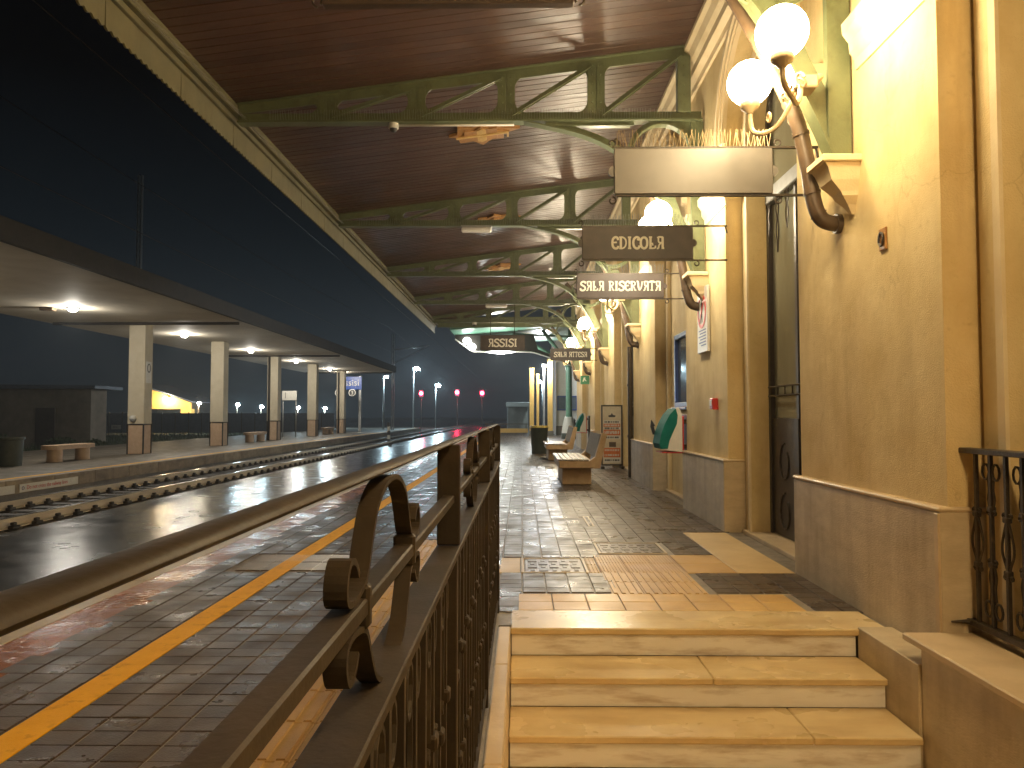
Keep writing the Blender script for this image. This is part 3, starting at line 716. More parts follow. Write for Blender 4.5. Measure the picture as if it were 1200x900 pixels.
# corbels carrying the trusses (parts of the building)
cb = MB()
sec = [(1.745, .105, 2.556), (1.765, .10, 2.53), (1.79, .085, 2.46), (1.85, .065, 2.40), (1.862, .062, 2.375), (1.90, .035, 2.33), (1.935, .012, 2.275)]
cv = []; cf = []
for x, h_, z in sec: cv += [(x, -h_, z), (x, h_, z), (WX + .005, h_, z), (WX + .005, -h_, z)]
for i in range(len(sec) - 1):
    for k in range(4): cf.append((4 * i + k, 4 * i + (k + 1) % 4, 4 * i + 4 + (k + 1) % 4, 4 * i + 4 + k))
cb.add(cv, cf + [(3, 2, 1, 0), tuple(4 * (len(sec) - 1) + k for k in range(4))])
cb.cbox(1.725, WX + .005, -.125, .125, 2.557, 2.599, .006)
c0 = None
for y in TRY:
    if c0 is None: c0 = part('corbel', cb, M_TRIM, hall); c0.data.transform(Matrix.Translation(origin(hall))); c0.location = Vector((0, y, 0)) - origin(hall)
    else: inst(c0, hall, Vector((0, y, 0)) - origin(hall))
# rainwater pipes following the brackets
dp = thing('rainwater_pipe', 'brown rainwater pipe bending from the truss bracket into the yellow wall', 'pipe', (0, 0, 0), 'rainwater pipes beside the brackets')
PYO = .19
dpp = smooth_path([(x, PYO, z) for x, z in ((1.0, 4.1), (1.25, 3.8), (1.45, 3.45), (1.6, 3.15), (1.70, 2.9), (1.755, 2.65), (1.79, 2.42), (1.83, 2.31), (1.89, 2.275), (WX + .01, 2.27))], 4)
part('pipe', MB().tube(dpp, .047, 14), M_BROWN, dp)
for i in (17, 23, 27): part('joint_ring', MB().tube([dpp[i], tuple((Vector(dpp[i]) * .7 + Vector(dpp[i + 1]) * .3))],   .053, 14), M_BROWN, dp)
part('wall_collar', MB().tube([(WX - .03, PYO, 2.27), (WX + .004, PYO, 2.27)], .06, 14), M_BROWN, dp)
dp.location = (0, TRY[0], 0)
dp['label'] = 'brown rainwater pipe bending into the wall above the small bronze plaque'
for y, l in zip(TRY[1:], ('above the ringed notice', 'behind the SALA RISERVATA sign', 'past the third pier', 'by the SALA ATTESA sign', 'by the last globe lamp')): copy_tree(dp, (0, y, 0), 'brown rainwater pipe bending into the wall ' + l)

# globe lamps on the brackets
def globe_lamp(m):
    t = thing('globe_lamp', 'lit white double globe lamp on scrolled bronze arms', 'lamp', (0, 0, 0))
    C = (1.60, -.17, 2.97)
    part('mount', MB().cbox(1.55, 1.68, -.20, -.065, 2.955, 3.03, .008).tube([(1.67, -.13, 3.0), (1.72, -.13, 3.05)], [.03, .02], 8), M_LAMPM, t)
    for gx, gy, gz in ((1.352, -.55, 3.09), (1.39, .13, 3.125)):
        s = -1 if gy < -.17 else 1
        pth = smooth_path([(1.58, -.17 + s * .03, 2.99), (1.55, -.17 + s * .09, 2.88), (1.50, -.17 + s * .17, 2.80), (1.43, gy - s * .08, 2.78), (gx + .01, gy - s * .01, 2.83), (gx, gy, 2.93)], 5)
        part('arm', MB().tube(pth, .015, 8), M_LAMPM, t)
        sc2 = MB(); sc3 = MB()
        c = (1.55, -.17 + s * .12, 2.95)
        sc2.tube([(c[0] - .02 * math.sin(a), c[1] + s * (.045 - .0045 * a) * math.cos(a), c[2] + (.045 - .0045 * a) * math.sin(a)) for a in [i * .45 for i in range(18)]], .009, 6)
        c = (1.47, -.17 + s * .19, 2.86)
        sc3.tube([(c[0], c[1] + s * (.038 - .004 * a) * math.cos(a), c[2] + (.038 - .004 * a) * math.sin(a)) for a in [i * .45 for i in range(16)]], .008, 6)
        part('scroll', sc2, M_LAMPM, t); part('scroll', sc3, M_LAMPM, t)
        part('cup', MB().lathe([(.018, -.19), (.03, -.175), (.052, -.16), (.06, -.145), (.060, -.112), (.0, -.112)], (gx, gy, gz), 18), M_LAMPM, t)
        part('globe', MB().sphere((gx, gy, gz), .134, 24, 14), m, t); sphere_light(t, (gx, gy, gz), .136, WARM if m is M_GLOBE0 else ORANGE if m is M_GLOBE2 else MID, L_GLOBE * (1.2 if m is M_GLOBE2 else 1))
    return t
lm0 = globe_lamp(M_GLOBE0); lm0.location = (0, TRY[0], 0); lm0['label'] = 'lit double globe lamp beside the blank pale hanging sign'
lm2 = globe_lamp(M_GLOBE2); lm2.location = (0, .55, 0); lm2['label'] = 'lit double globe lamp above the stairs on the window bay'
copy_tree(lm2, (0, -3.3, 0), 'lit double globe lamp farther back along the station wall')
lm1 = globe_lamp(M_GLOBE1); lm1.location = (0, TRY[1], 0); lm1['label'] = 'lit double globe lamp half hidden behind the EDICOLA sign'
for y, l in ((TRY[2], 'lit double globe lamp hidden behind the SALA RISERVATA sign'), (TRY[3], 'lit double globe lamp beyond the SALA RISERVATA sign'), (TRY[4], 'lit double globe lamp above the SALA ATTESA sign'), (TRY[5], 'lit double globe lamp on the last bracket of the canopy')):
    copy_tree(lm1, (0, y, 0), l)
# carved plaques on the ceiling
for k, (yy, lab) in enumerate(((9.55, 'carved wooden star plaque on the ceiling beyond the dome camera'), (13.95, 'carved wooden star plaque behind the truss with the white tube'), (18.4, 'carved wooden star plaque in the farther boarded ceiling bay'))):
    x0 = -.52; t = thing('ceiling_plaque', lab, 'plaque', (x0, yy, ceil(x0) - .02), 'carved plaques on the canopy ceiling')
    o = [(-.52, 0), (-.38, -.06), (-.36, -.26), (-.15, -.24), (0, -.42), (.16, -.26), (.34, -.27), (.34, -.1), (.60, -.01), (.34, .1), (.34, .27), (.16, .24), (0, .42), (-.15, .24), (-.36, .26), (-.38, .06)]
    def slab(poly, za, zb):
        mb = MB().prism([(x0 + u * .82, yy + v * .95) for u, v in poly], 'z', 0, 1)
        mb.v = [(a, b, ceil(a) - .016 - (za if c < .5 else zb)) for a, b, c in mb.v]; return mb
    part('plate', slab(o, .0, .04), M_PLAQ, t)
    part('raised_field', slab([(u * .72, v * .68) for u, v in o], .0401, .06), M_PLAQ, t)
    part('bar', slab([(-.40, -.02), (.42, -.02), (.42, .02), (-.40, .02)], .0601, .075), M_PLAQ2, t)
    for s in (-1, 1): part('shield', slab([(-.07, s * .05), (.07, s * .05), (.07, s * .18), (0, s * .22), (-.07, s * .18)], .0601, .072), M_PLAQ2, t)
    for s in (-1, 1): part('pin', slab([(.39, s * .1), (.42, s * .1), (.42, s * .3), (.39, s * .3)], .005, .02), M_PLAQ2, t)
# small fittings under the trusses
def dome(x, y, r, lab):
    t = thing('dome_camera', lab, 'camera', (x, y, ZC - .02))
    part('housing', MB().lathe([(0, 0), (r, 0), (r * 1.05, -.02), (r * 1.05, -r * 1.1), (r * .9, -r * 1.2)], (x, y, ZC - .012), 20), M_WHITE, t)
    part('bubble', MB().lathe([(r * .82, -r * 1.15), (r * .75, -r * 1.5), (r * .45, -r * 1.85), (0, -r * 1.95)], (x, y, ZC - .012), 16), M_BLACK, t)
    part('conduit', MB().tube([(x + r, y + .02, ZC - .03), (x + 1.3, y + .02, ZC - .03)], .012, 8), M_WHITE, t)
dome(-1.385, 7.95, .052, 'white dome camera under the truss before the carved plaque')
dome(-1.62, 25.35, .07, 'tiny white dome camera under the last truss')
for x0, x1, y, lab in ((-1.02, -.50, 12.36, 'white tube light fitting under the truss by the carved plaque'), (-1.05, -.42, 21.15, 'white tube light fitting under the truss before the ASSISI sign')):
    t = thing('tube_fitting', lab, 'light fitting', (x0, y, ZC - .1), 'unlit tube fittings under the trusses')
    part('housing', CB(x0, x1, y - .05, y + .05, ZC - .045, ZC - .012, .006), M_STEEL, t)
    part('diffuser', CB(x0 + .01, x1 - .01, y - .06, y + .06, ZC - .12, ZC - .046, .02), M_TUBE, t)

# ------------------------------------------------------------------ hanging signs
def wall_sign(x0, x1, y, z0, z1, words, lab, m, spikes, th=.105):
    t = thing('hanging_sign', lab, 'sign', ((x0 + x1) / 2, y, z0))
    xc, zc = (x0 + x1) / 2, (z0 + z1) / 2
    part('board', CB(x0, x1, y - .02, y + .02, z0, z1, .004), m, t)
    for x in (x0, x1): part('ear', MB().tube([(x, y - .012, zc), (x, y + .012, zc)], .038, 16), m, t)
    fr = MB()
    for z in (z0 - .008, z1 + .008):
        fr.box(x0 + .01, x1, y - .012, y + .012, z - .006, z + .0065); fr.box(x1 + .001, WX - .005, y - .009, y + .009, z - .007, z + .007)
    fr.tube([(WX - .02, y, z1 + .008), (WX - .004, y, z1 - .06)], .008, 6)
    for x in (x0 - .01, x1 + .035):
        for z, s in ((z1 + .012, 1), (z0 - .012, -1)):
            fr.tube([(x + .026 * math.sin(a) * (1 - a * .07), y, z + s * (.028 - .026 * math.cos(a) * (1 - a * .07))) for a in [i * .5 for i in range(12)]], .006, 6)
    part('bracket', fr, M_IRON if m is M_SIGNP else M_DIRON, t)
    if words: sign_text(words, t, xc, y - .021, zc - th / 2, th, 1.0)
    if spikes:
        sk = MB()
        for i in range(44):
            x = x0 + .02 + (x1 - x0 - .04) * i / 43
            for d in (-1, 1): sk.tube([(x, y, z1 + .01), (x + random.uniform(-.03, .03), y + d * .03, z1 + .12)], .0017, 3)
        part('bird_spikes', sk, M_LAMPM if m is M_SIGNP else M_STEEL, t, kind='stuff')
    return t
wall_sign(.605, 1.643, 4.9, 2.548, 2.85, '', 'blank pale hanging sign with bird spikes beside the globe lamp', M_SIGNP, True)
wall_sign(.57, 1.621, 7.1, 2.574, 2.885, 'EDICOLA', 'dark hanging sign reading EDICOLA in pale letters', M_SIGNB, True, .118)
wall_sign(.655, 1.703, 9.0, 2.50, 2.79, 'SALA RISERVATA', 'dark hanging sign reading SALA RISERVATA', M_SIGNB, True, .115)
wall_sign(.734, 1.775, 19.5, 2.52, 2.81, 'SALA ATTESA', 'small far dark hanging sign reading SALA ATTESA', M_SIGNB, False, .13)
def name_sign(x0, x1, y, z0, z1, lab, hook):
    t = thing('station_name_sign', lab, 'sign', ((x0 + x1) / 2, y, z0))
    part('board', CB(x0, x1, y - .03, y + .03, z0, z1, .005), M_SIGNB, t)
    for x in (x0 + .32, x1 - .32): part('hanger_rod', MB().tube([(x, y, z1 - .01), (x, y, ceil(x) - .02)], .012, 8), M_DIRON, t)
    hk = MB()
    for x, s in ((x0, -1), (x1, 1)):
        hk.tube([(x + s * (.03 + .03 * math.sin(a) * (1 - .06 * a)), y, z0 + .03 - .03 * math.cos(a) * (1 - .06 * a)) for a in [i * .5 for i in range(12)]], .007, 6)
    part('curl', hk, M_DIRON, t)
    sign_text('ASSISI', t, (x0 + x1) / 2, y - .031, (z0 + z1) / 2 - .12, .25, 1.12)
name_sign(-1.323, .082, 23.7, 3.125, 3.611, 'dark name sign reading ASSISI hung under the far trusses', False)
name_sign(-1.10, .285, 4.05, 3.352, 3.84, 'dark name sign with curled end hung from the ceiling, only its underside showing', True)

# ------------------------------------------------------------------ things on the wall
t = thing('notice_sign', 'white notice with red ringed figure on the pier beyond the door', 'sign', (1.94, 8.0, 1.76))
part('panel', CB(1.915, 1.945, 7.77, 8.2, 1.76, 2.45, .004), M_WHITE, t)
rp = [(8.0 + .165 * math.cos(a), 2.20 + .165 * math.sin(a)) for a in [i * 2 * math.pi / 32 for i in range(32)]]
part('red_ring', MB().ribbon(rp, .035, 'x', 1.910, 1.9149, True), M_RED, t)
part('figure', MB().prism([(7.97, 2.08), (7.985, 2.20), (7.965, 2.28), (8.0, 2.30), (8.03, 2.28), (8.015, 2.20), (8.035, 2.08), (8.005, 2.16)], 'x', 1.911, 1.9148).tube([(1.9125, 8.0, 2.325), (1.9145, 8.0, 2.325)], .022, 12), M_BLACK, t)
part('red_slash', MB().ribbon([(7.9, 2.31), (8.1, 2.09)], .028, 'x', 1.909, 1.9105), M_RED, t)
tx = MB()
for i, w in enumerate((.3, .26, .31, .24, .29, .2)): tx.box(1.912, 1.9149, 7.83, 7.83 + w, 1.99 - i * .032, 2.002 - i * .032)
part('print_lines', tx, M_BLUEINK, t, kind='stuff')
t = thing('fire_alarm', 'small red fire alarm box on the yellow pier', 'alarm', (1.93, 7.55, 1.16))
part('box', CB(1.89, 1.948, 7.50, 7.60, 1.155, 1.265, .006), M_RED, t)
part('plate', CB(1.884, 1.8895, 7.515, 7.585, 1.19, 1.245, .001), M_WHITE, t)
part('tab', CB(1.895, 1.948, 7.49, 7.499, 1.15, 1.175, .002), M_RED, t)
t = thing('wall_plaque', 'small square bronze plaque set in the near pier', 'plaque', (1.94, 4.04, 2.0))
part('plate', CB(1.938, 1.952, 4.0, 4.075, 1.985, 2.105, .003), M_PLAQ, t)
part('boss', MB().tube([(1.932, 4.038 + .026 * math.cos(a), 2.045 + .036 * math.sin(a)) for a in [i * math.pi / 6 for i in range(12)]], .006, 6, True), M_DIRON, t)
t = thing('notice_board', 'blue framed glass notice board in the recess above the telephone', 'notice board', (2.1, 9.7, 1.2))
fr = MB()
for q in ((9.27, 10.15, 1.20, 1.26), (9.27, 10.15, 2.10, 2.16), (9.27, 9.33, 1.261, 2.099), (10.09, 10.15, 1.261, 2.099)): fr.cbox(2.05, 2.139, *q, .004)
part('frame', fr, M_BLUE, t); part('glass', B(2.09, 2.10, 9.331, 10.089, 1.261, 2.099), M_BGLASS, t)
part('shelf', CB(2.0, 2.139, 9.24, 10.18, 1.165, 1.195, .004), M_BLUE, t)
def phone(x, y, z, lab, post):
    t = thing('public_telephone', lab, 'telephone', (x, y, 0), 'telephone hoods')
    prof = [(.0, 0), (-.17, .02), (-.25, .03), (-.27, .10), (-.245, .22), (-.20, .34), (-.14, .45), (-.075, .52), (-.045, .53), (-.02, .50), (0, .40)]
    part('side_shell', MB().prism([(x + a, z + b) for a, b in prof], 'y', y, y + .05), M_WHITE, t)
    part('side_shell', MB().prism([(x + a, z + b) for a, b in prof], 'y', y + .40, y + .45), M_WHITE, t)
    tl = [(-.25, .035), (-.272, .10), (-.247, .22), (-.202, .34), (-.142, .45), (-.075, .52), (-.05, .44), (-.06, .34), (-.11, .23), (-.15, .14), (-.17, .04)]
    part('teal_front', MB().prism([(x + a - .003, z + b) for a, b in tl], 'y', y - .004, y + .454), MATS['phone_teal'], t)
    part('red_edge', CB(x - .24, x + .03, y + .003, y + .447, z - .014, z - .001, .003).cbox(x + .005, x + .02, y + .003, y + .447, z - .0005, z + .43, .003), M_RED, t)
    part('mount', CB(x + .075, x + .12, y + .05, y + .40, z - .03, z + .45, .004).cbox(x + .031, x + .074, y + .1, y + .35, z + .04, z + .09, .004).cbox(x + .031, x + .074, y + .1, y + .35, z + .34, z + .39, .004), M_DIRON, t)
    part('handset', MB().tube([(x - .26, y + .46, z + .30), (x - .285, y + .47, z + .36), (x - .28, y + .47, z + .30), (x - .25, y + .465, z + .2)], .022, 8), M_BLACK, t)
    if post: part('post', CB(x + .076, x + .119, y + .15, y + .30, 0, z - .031, .004), M_DIRON, t)
mat('phone_teal', (.005, .12, .10), (.01, .15, .125), .7, 6, spec=.1)
phone(1.905, 8.98, .655, 'teal and white telephone hood with red edge below the blue board', False)
phone(1.72, 20.3, .62, 'small far telephone hood on a dark post by the wall', True)
t = thing('exit_sign', 'small green emergency exit sign box over the far wall', 'sign', (1.7, 21.5, 2.0))
part('box', CB(1.68, 1.93, 21.6, 21.68, 1.98, 2.22, .006), mat('exit_green', (.02, .16, .07), None, .4), t)
part('pictogram', MB().prism([(1.73, 2.05), (1.77, 2.05), (1.79, 2.1), (1.83, 2.06), (1.85, 2.07), (1.81, 2.13), (1.82, 2.17), (1.77, 2.17), (1.75, 2.11)], 'y', 21.596, 21.5995), M_WHITE, t)
t = thing('drain_pipe', 'slim dark vertical pipe at the edge of the third pier', 'pipe', (1.93, 12.9, 0))
part('pipe', MB().tube([(1.90, 13.27, 0), (1.90, 13.27, 2.3)], .04, 10), M_DIRON, t)
for z in (.7, 1.6): part('clip', MB().tube([(1.90, 13.27, z), (1.90, 13.27, z + .04)], .05, 10), M_DIRON, t)

# ------------------------------------------------------------------ platform furniture
def bench(y0, L, lab):
    t = thing('platform_bench', lab, 'bench', (.85, y0, 0), 'benches along the station wall')
    part('base', CB(.63, 1.09, y0 + .25, y0 + L - .25, 0, .27, .012), M_SAND, t)
    part('seat', CB(.57, 1.10, y0, y0 + L, .271, .385, .012), M_SAND, t)
    for i in range(6): part('slat', CB(.545 + i * .082, .619 + i * .082, y0 - .01, y0 + L + .01, .386, .412, .006), M_SLAT, t)
    for yb in (y0 - .02, y0 + L - .09): part('back_support', MB().prism([(1.02, .37), (1.10, .27), (1.20, .275), (1.31, .80), (1.235, .82), (1.125, .45)], 'y', yb, yb + .11), M_SAND, t)
    part('backrest', MB().prism([(1.13, .44), (1.165, .43), (1.245, .79), (1.21, .80)], 'y', y0 + .091, y0 + L - .091), M_SLATB, t)
bench(11.65, 1.9, 'sand stone bench with slatted seat beside the advertising stand')
bench(17.9, 1.9, 'farther sand stone bench beside the dark litter bin')
t = thing('litter_bin', 'dark tapered litter bin on the platform behind the benches', 'bin', (.48, 21.3, 0))
part('body', MB().lathe([(0, 0), (.21, 0), (.25, .70), (.262, .72), (.262, .76), (.235, .76), (.225, .70), (0, .70)], (.48, 21.35, 0), 20), M_BIN, t)
part('bag', MB().lathe([(.255, .715), (.27, .74), (.255, .79), (.22, .775), (.21, .71)], (.48, 21.35, 0), 20), mat('bin_bag', (.36, .27, .06), (.46, .36, .10), .3, 12, .4, 30), t)
t = thing('advertising_stand', 'tall framed poster stand with orange bands against the wall', 'stand', (1.84, 15.5, 0))
fr = MB(); AY = 15.45; a0, a1 = 1.62, 2.06
fr.cbox(a0, a0 + .03, AY, AY + .03, .06, 1.30, .004).cbox(a1 - .03, a1, AY, AY + .03, .06, 1.30, .004).cbox(a0 + .031, a1 - .031, AY, AY + .03, 1.27, 1.30, .004).cbox(a0 + .031, a1 - .031, AY, AY + .03, .06, .09, .004)
part('frame', fr, M_DIRON, t)
part('foot', CB(a0 - .02, a0 + .05, AY - .16, AY + .19, 0, .055, .008), M_DIRON, t); part('foot', CB(a1 - .05, a1 + .02, AY - .16, AY + .19, 0, .055, .008), M_DIRON, t)
part('poster', B(a0 + .032, a1 - .032, AY + .008, AY + .02, .092, 1.268), mat('poster_paper', (.56, .48, .34), (.66, .58, .43), .5, 9), t)
mo = mat('poster_orange', (.55, .13, .03), (.62, .18, .05), .5, 14)
for z0, z1, m in ((.92, .985, M_WHITE), (.85, .915, mo), (.80, .845, M_WHITE), (.68, .795, mo), (.60, .67, M_WHITE), (.23, .42, mo), (.12, .22, M_WHITE)):
    b_ = part('poster_band', B(a0 + .05, a1 - .05, AY + .0045, AY + .0078, z0, z1), m, t)
    ln = MB()
    for i in range(9):
        for z in ([(z0 + z1) / 2] if z1 - z0 < .11 else [z0 + .045, z1 - .045]):
            w = random.uniform(.014, .03); ln.box(a0 + .07 + i * .034, a0 + .07 + i * .034 + w, AY + .002, AY + .0044, z - .018, z + .018)
    part('print_marks', ln, M_WHITE if m is mo else M_BLACK, b_, kind='stuff')
part('emblem', MB().prism([(1.78, 1.05), (1.9, 1.05), (1.92, 1.08), (1.86, 1.10), (1.84, 1.14), (1.82, 1.10), (1.76, 1.08)], 'y', AY + .0045, AY + .0078), M_BLACK, t)
part('picture', B(1.78, 1.92, AY + .0045, AY + .0078, .44, .54), M_BROWN, t)

# ------------------------------------------------------------------ tracks
solo('track_path', B(-7.0, -2.61, -4, 190, -.80, -.50), M_ASPH, kind='structure')
t = thing('steel_edge_rail', 'shiny single steel rail along the wet track path below the platform edge', 'rail', (-3.72, 20, -.5))
part('rail', MB().prism([(-3.76, -.499), (-3.68, -.499), (-3.68, -.47), (-3.705, -.465), (-3.705, -.44), (-3.69, -.43), (-3.69, -.41), (-3.75, -.41), (-3.75, -.43), (-3.735, -.44), (-3.735, -.465), (-3.76, -.47)], 'y', -2, 150), M_RAILT, t)
bl = MB(); rr_ = random.Random(3)
solo('ballast_bed', MB().prism([(-7.001, -.80), (-7.02, -.56), (-7.3, -.575), (-9.2, -.575), (-9.6, -.66), (-10.48, -.72), (-10.48, -.80)], 'y', -4, 190), M_BALL, kind='structure')
for i in range(9000):
    y = 6 + 60 * rr_.random() ** 1.6; x = rr_.uniform(-10.2, -7.0)
    z = -.575 if x > -9.2 else -.575 - (.085 * min(1, (-9.2 - x) / .4)); s = rr_.uniform(.02, .045); a = rr_.random() * 6
    c, d = math.cos(a) * s, math.sin(a) * s
    bl.add([(x + c, y + d, z), (x - d, y + c, z), (x - c, y - d, z), (x + d, y - c, z), (x + c * .2, y, z + s * rr_.uniform(.6, 1.2))], [(0, 1, 4), (1, 2, 4), (2, 3, 4), (3, 0, 4)])
solo('ballast_stones', bl, M_BALL, 'dark broken ballast stones around the sleepers', 'ballast', kind='stuff')
tr = thing('railway_track', 'railway track with pale sided rails and dark sleepers before the island platform', 'track', (-8.2, 30, -.6))
for x in (-7.46, -8.94):
    r_ = part('rail', MB().prism([(x - .07, -.545), (x + .07, -.545), (x + .07, -.53), (x + .03, -.515), (x + .03, -.43), (x + .036, -.425), (x + .036, -.40), (x - .036, -.40), (x - .036, -.425), (x - .03, -.43), (x - .03, -.515), (x - .07, -.53)], 'y', -2, 190), M_RAILS, tr)
    part('rail_head', CB(x - .037, x + .037, -2, 190, -.3995, -.392, .001), M_RAILT, r_)
sl = CB(-9.55, -6.95, 0, .24, -.64, -.549, .012)
for x in (-7.46, -8.94):
    for s in (-1, 1):
        sl.cbox(x + s * .11 - .045, x + s * .11 + .045, .04, .20, -.5485, -.50, .01); sl.cbox(x + s * .10 - .03, x + s * .10 + .03, .08, .16, -.4995, -.455, .01)
s0 = None
for i in range(150):
    y = 5 + i * .52
    if s0 is None: s0 = part('sleeper', sl, M_SLEEP, tr); s0.data.transform(Matrix.Translation(origin(tr))); s0.location = Vector((0, y, 0)) - origin(tr)
    else: inst(s0, tr, Vector((0, y, 0)) - origin(tr))

# ------------------------------------------------------------------ island platform
PZ = -.25; PXE = -10.5
isl = solo('island_platform', B(-18.5, PXE - .012, -4, 78, -.80, PZ - .004), M_P2TOP, kind='structure')
k0 = None; k1 = None
for i in range(46):
    y = 4 + i * 1.6
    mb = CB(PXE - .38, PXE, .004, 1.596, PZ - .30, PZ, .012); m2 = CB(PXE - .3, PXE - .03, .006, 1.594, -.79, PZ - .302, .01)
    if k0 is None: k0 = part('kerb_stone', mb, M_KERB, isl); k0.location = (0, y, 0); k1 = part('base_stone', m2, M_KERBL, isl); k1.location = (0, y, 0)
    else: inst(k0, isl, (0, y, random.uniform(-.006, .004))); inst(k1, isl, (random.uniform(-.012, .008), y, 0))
part('yellow_line', B(-10.86, -10.74, 2, 77, PZ - .003, PZ + .006), M_YEL, isl)
for y0, y1, s, ys in ((15.6, 17.66, 'Do not cross the railway lines', 15.82), (13.0, 15.45, 'Non attraversare i binari', 13.22)):
    t = thing('warning_panel', 'white strip panel with red warning reading ' + s, 'sign', (PXE, (y0 + y1) / 2, -.44))
    part('panel', CB(PXE + .003, PXE + .018, y0, y1, -.525, -.355, .002), M_WHITE, t)
    text('lettering', s, .125, M_RED, t, (PXE + .0205, ys, -.475), (R(90), 0, R(90)), .001, squash=.94 if y0 > 15 else 1.3)
    part('warning_icon', MB().tube([(PXE + .0225, y0 + .1 + .035 * math.cos(a), -.44 + .035 * math.sin(a)) for a in [i * math.pi / 6 for i in range(12)]], .006, 5, True), M_BLUEINK, t)
# island canopy
ic = thing('island_canopy', 'flat white soffit canopy with brown fascia on square pillars', 'canopy', (-13.3, 35, PZ))
part('soffit', B(-16.5, -9.62, -6, 56.4, 4.30, 4.42), M_SOFF, ic)
part('fascia', CB(-9.619, -9.5, -6, 56.5, 4.285, 4.74, .01).cbox(-16.6, -9.62, 56.401, 56.5, 4.285, 4.6, .01), M_FASC, ic)
part('roof', B(-16.6, -9.7, -6, 56.4, 4.45, 4.80), M_FASC, ic)
PIL = [17.3, 25.75, 32.6, 39.9, 47.4, 54.9]
for y in PIL:
    p = part('pillar', CB(-13.62, -13.05, y, y + .55, .78, 4.30, .012), M_PILL, ic)
    part('pillar_base', CB(-13.61, -13.06, y + .01, y + .54, PZ, .748, .012), M_PILLB, p)
    gd = CB(-13.63, -13.04, y - .01, y + .56, .749, .779, .004)
    for x in (-13.63, -13.085):
        gd.cbox(x, x + .045, y - .012, y + .03, PZ, .7485, .003)
    gd.cbox(-13.085, -13.035, y + .52, y + .565, PZ, .7485, .003)
    part('corner_guard', gd, M_FASC, p)
for y in (25.7, 40.0, 56.2):
    part('gutter_pipe', MB().tube([(-16.2, y - .08, 4.24), (-9.75, y - .08, 4.24)], .05, 8), M_FASC, ic)
    if y > 39 and y < 50: part('down_pipe', MB().tube([(-13.5, y - .17, 4.2), (-13.5, y - .17, PZ)], .06, 8), M_FASC, ic)
part('down_pipe', MB().tube([(-13.45, 54.78, 4.2), (-13.45, 54.78, PZ)], .06, 8), M_FASC, ic)
for i, y in enumerate((14.6, 22.1, 29.5, 36.8, 44.3, 52.0, 55.6)):
    t = thing('soffit_lamp', 'lit white bulkhead lamp under the island canopy soffit', 'lamp', (-13.4, y, 4.3), 'lamps under the island canopy')
    part('backplate', CB(-13.58, -13.22, y - .12, y + .12, 4.275, 4.2995, .006), M_STEEL, t)
    part('diffuser', MB().sphere((-13.4, y, 4.235), .14, 16, 8, .45), M_SOFL, t)
    sphere_light(t, (-13.4, y, 4.19), .10, COOL, 500)
    if i == 1:
        part('junction_box', CB(-14.35, -13.95, y - .1, y + .1, 4.2, 4.2995, .01), M_BROWN, t)
t = thing('pillar_notice', 'small white notice on the side of the first island pillar', 'sign', (-13.05, 26, 2))
part('panel', CB(-13.047, -13.03, 25.82, 26.18, 2.2, 2.95, .003), M_WHITE, t)
part('ring', MB().ribbon([(26.0 + .1 * math.cos(a), 2.72 + .14 * math.sin(a)) for a in [i * 2 * math.pi / 20 for i in range(20)]], .035, 'x', -13.029, -13.025, True), M_BLACK, t)
t = thing('wall_speaker', 'round dark push button unit on the first island pillar', 'button', (-13.4, 25.74, .95))
part('body', MB().sphere((-13.42, 25.75, .95), .12, 16, 10), M_STEEL, t)
part('hood', MB().lathe([(.0, .12), (.09, .10), (.13, .03), (.125, .0)], (-13.42, 25.74, .96), 16), M_WHITE, t)
# stone benches and bin on the island
def slab_bench(x, y, L, lab):
    t = thing('stone_bench', lab, 'bench', (x, y + L / 2, PZ), 'stone benches on the island platform')
    n = 10
    out = [(x + .24 * math.cos(a), y + .24 + .24 * math.sin(a)) for a in [math.pi + i * math.pi / n for i in range(n + 1)]] + [(x + .24 * math.cos(a), y + L - .24 + .24 * math.sin(a)) for a in [i * math.pi / n for i in range(n + 1)]]
    part('slab', MB().prism(out, 'z', PZ + .36, PZ + .48), M_PILLB, t)
    for yy in (y + .42, y + L - .42): part('leg', MB().lathe([(0, 0), (.22, 0), (.20, .04), (.20, .36), (0, .36)], (x, yy, PZ), 16), M_PILLB, t)
slab_bench(-13.35, 20.9, 2.2, 'pinkish stone slab bench before the first island pillar')
slab_bench(-13.4, 36.4, 2.4, 'stone slab bench between the second and third island pillars')
slab_bench(-13.5, 51.0, 2.3, 'stone slab bench between the last two island pillars')
t = thing('island_bin', 'dark green litter bin at the island platform by the stone bench', 'bin', (-13.6, 19.2, PZ))
part('body', MB().lathe([(0, 0), (.30, 0), (.33, .68), (.36, .70), (.36, .76), (.30, .76), (.28, .6), (0, .6)], (-13.55, 19.7, PZ), 18), M_BIN, t)
part('post', MB().tube([(-14.0, 19.7, PZ), (-14.0, 19.7, PZ + .95)], .03, 8), M_DIRON, t)
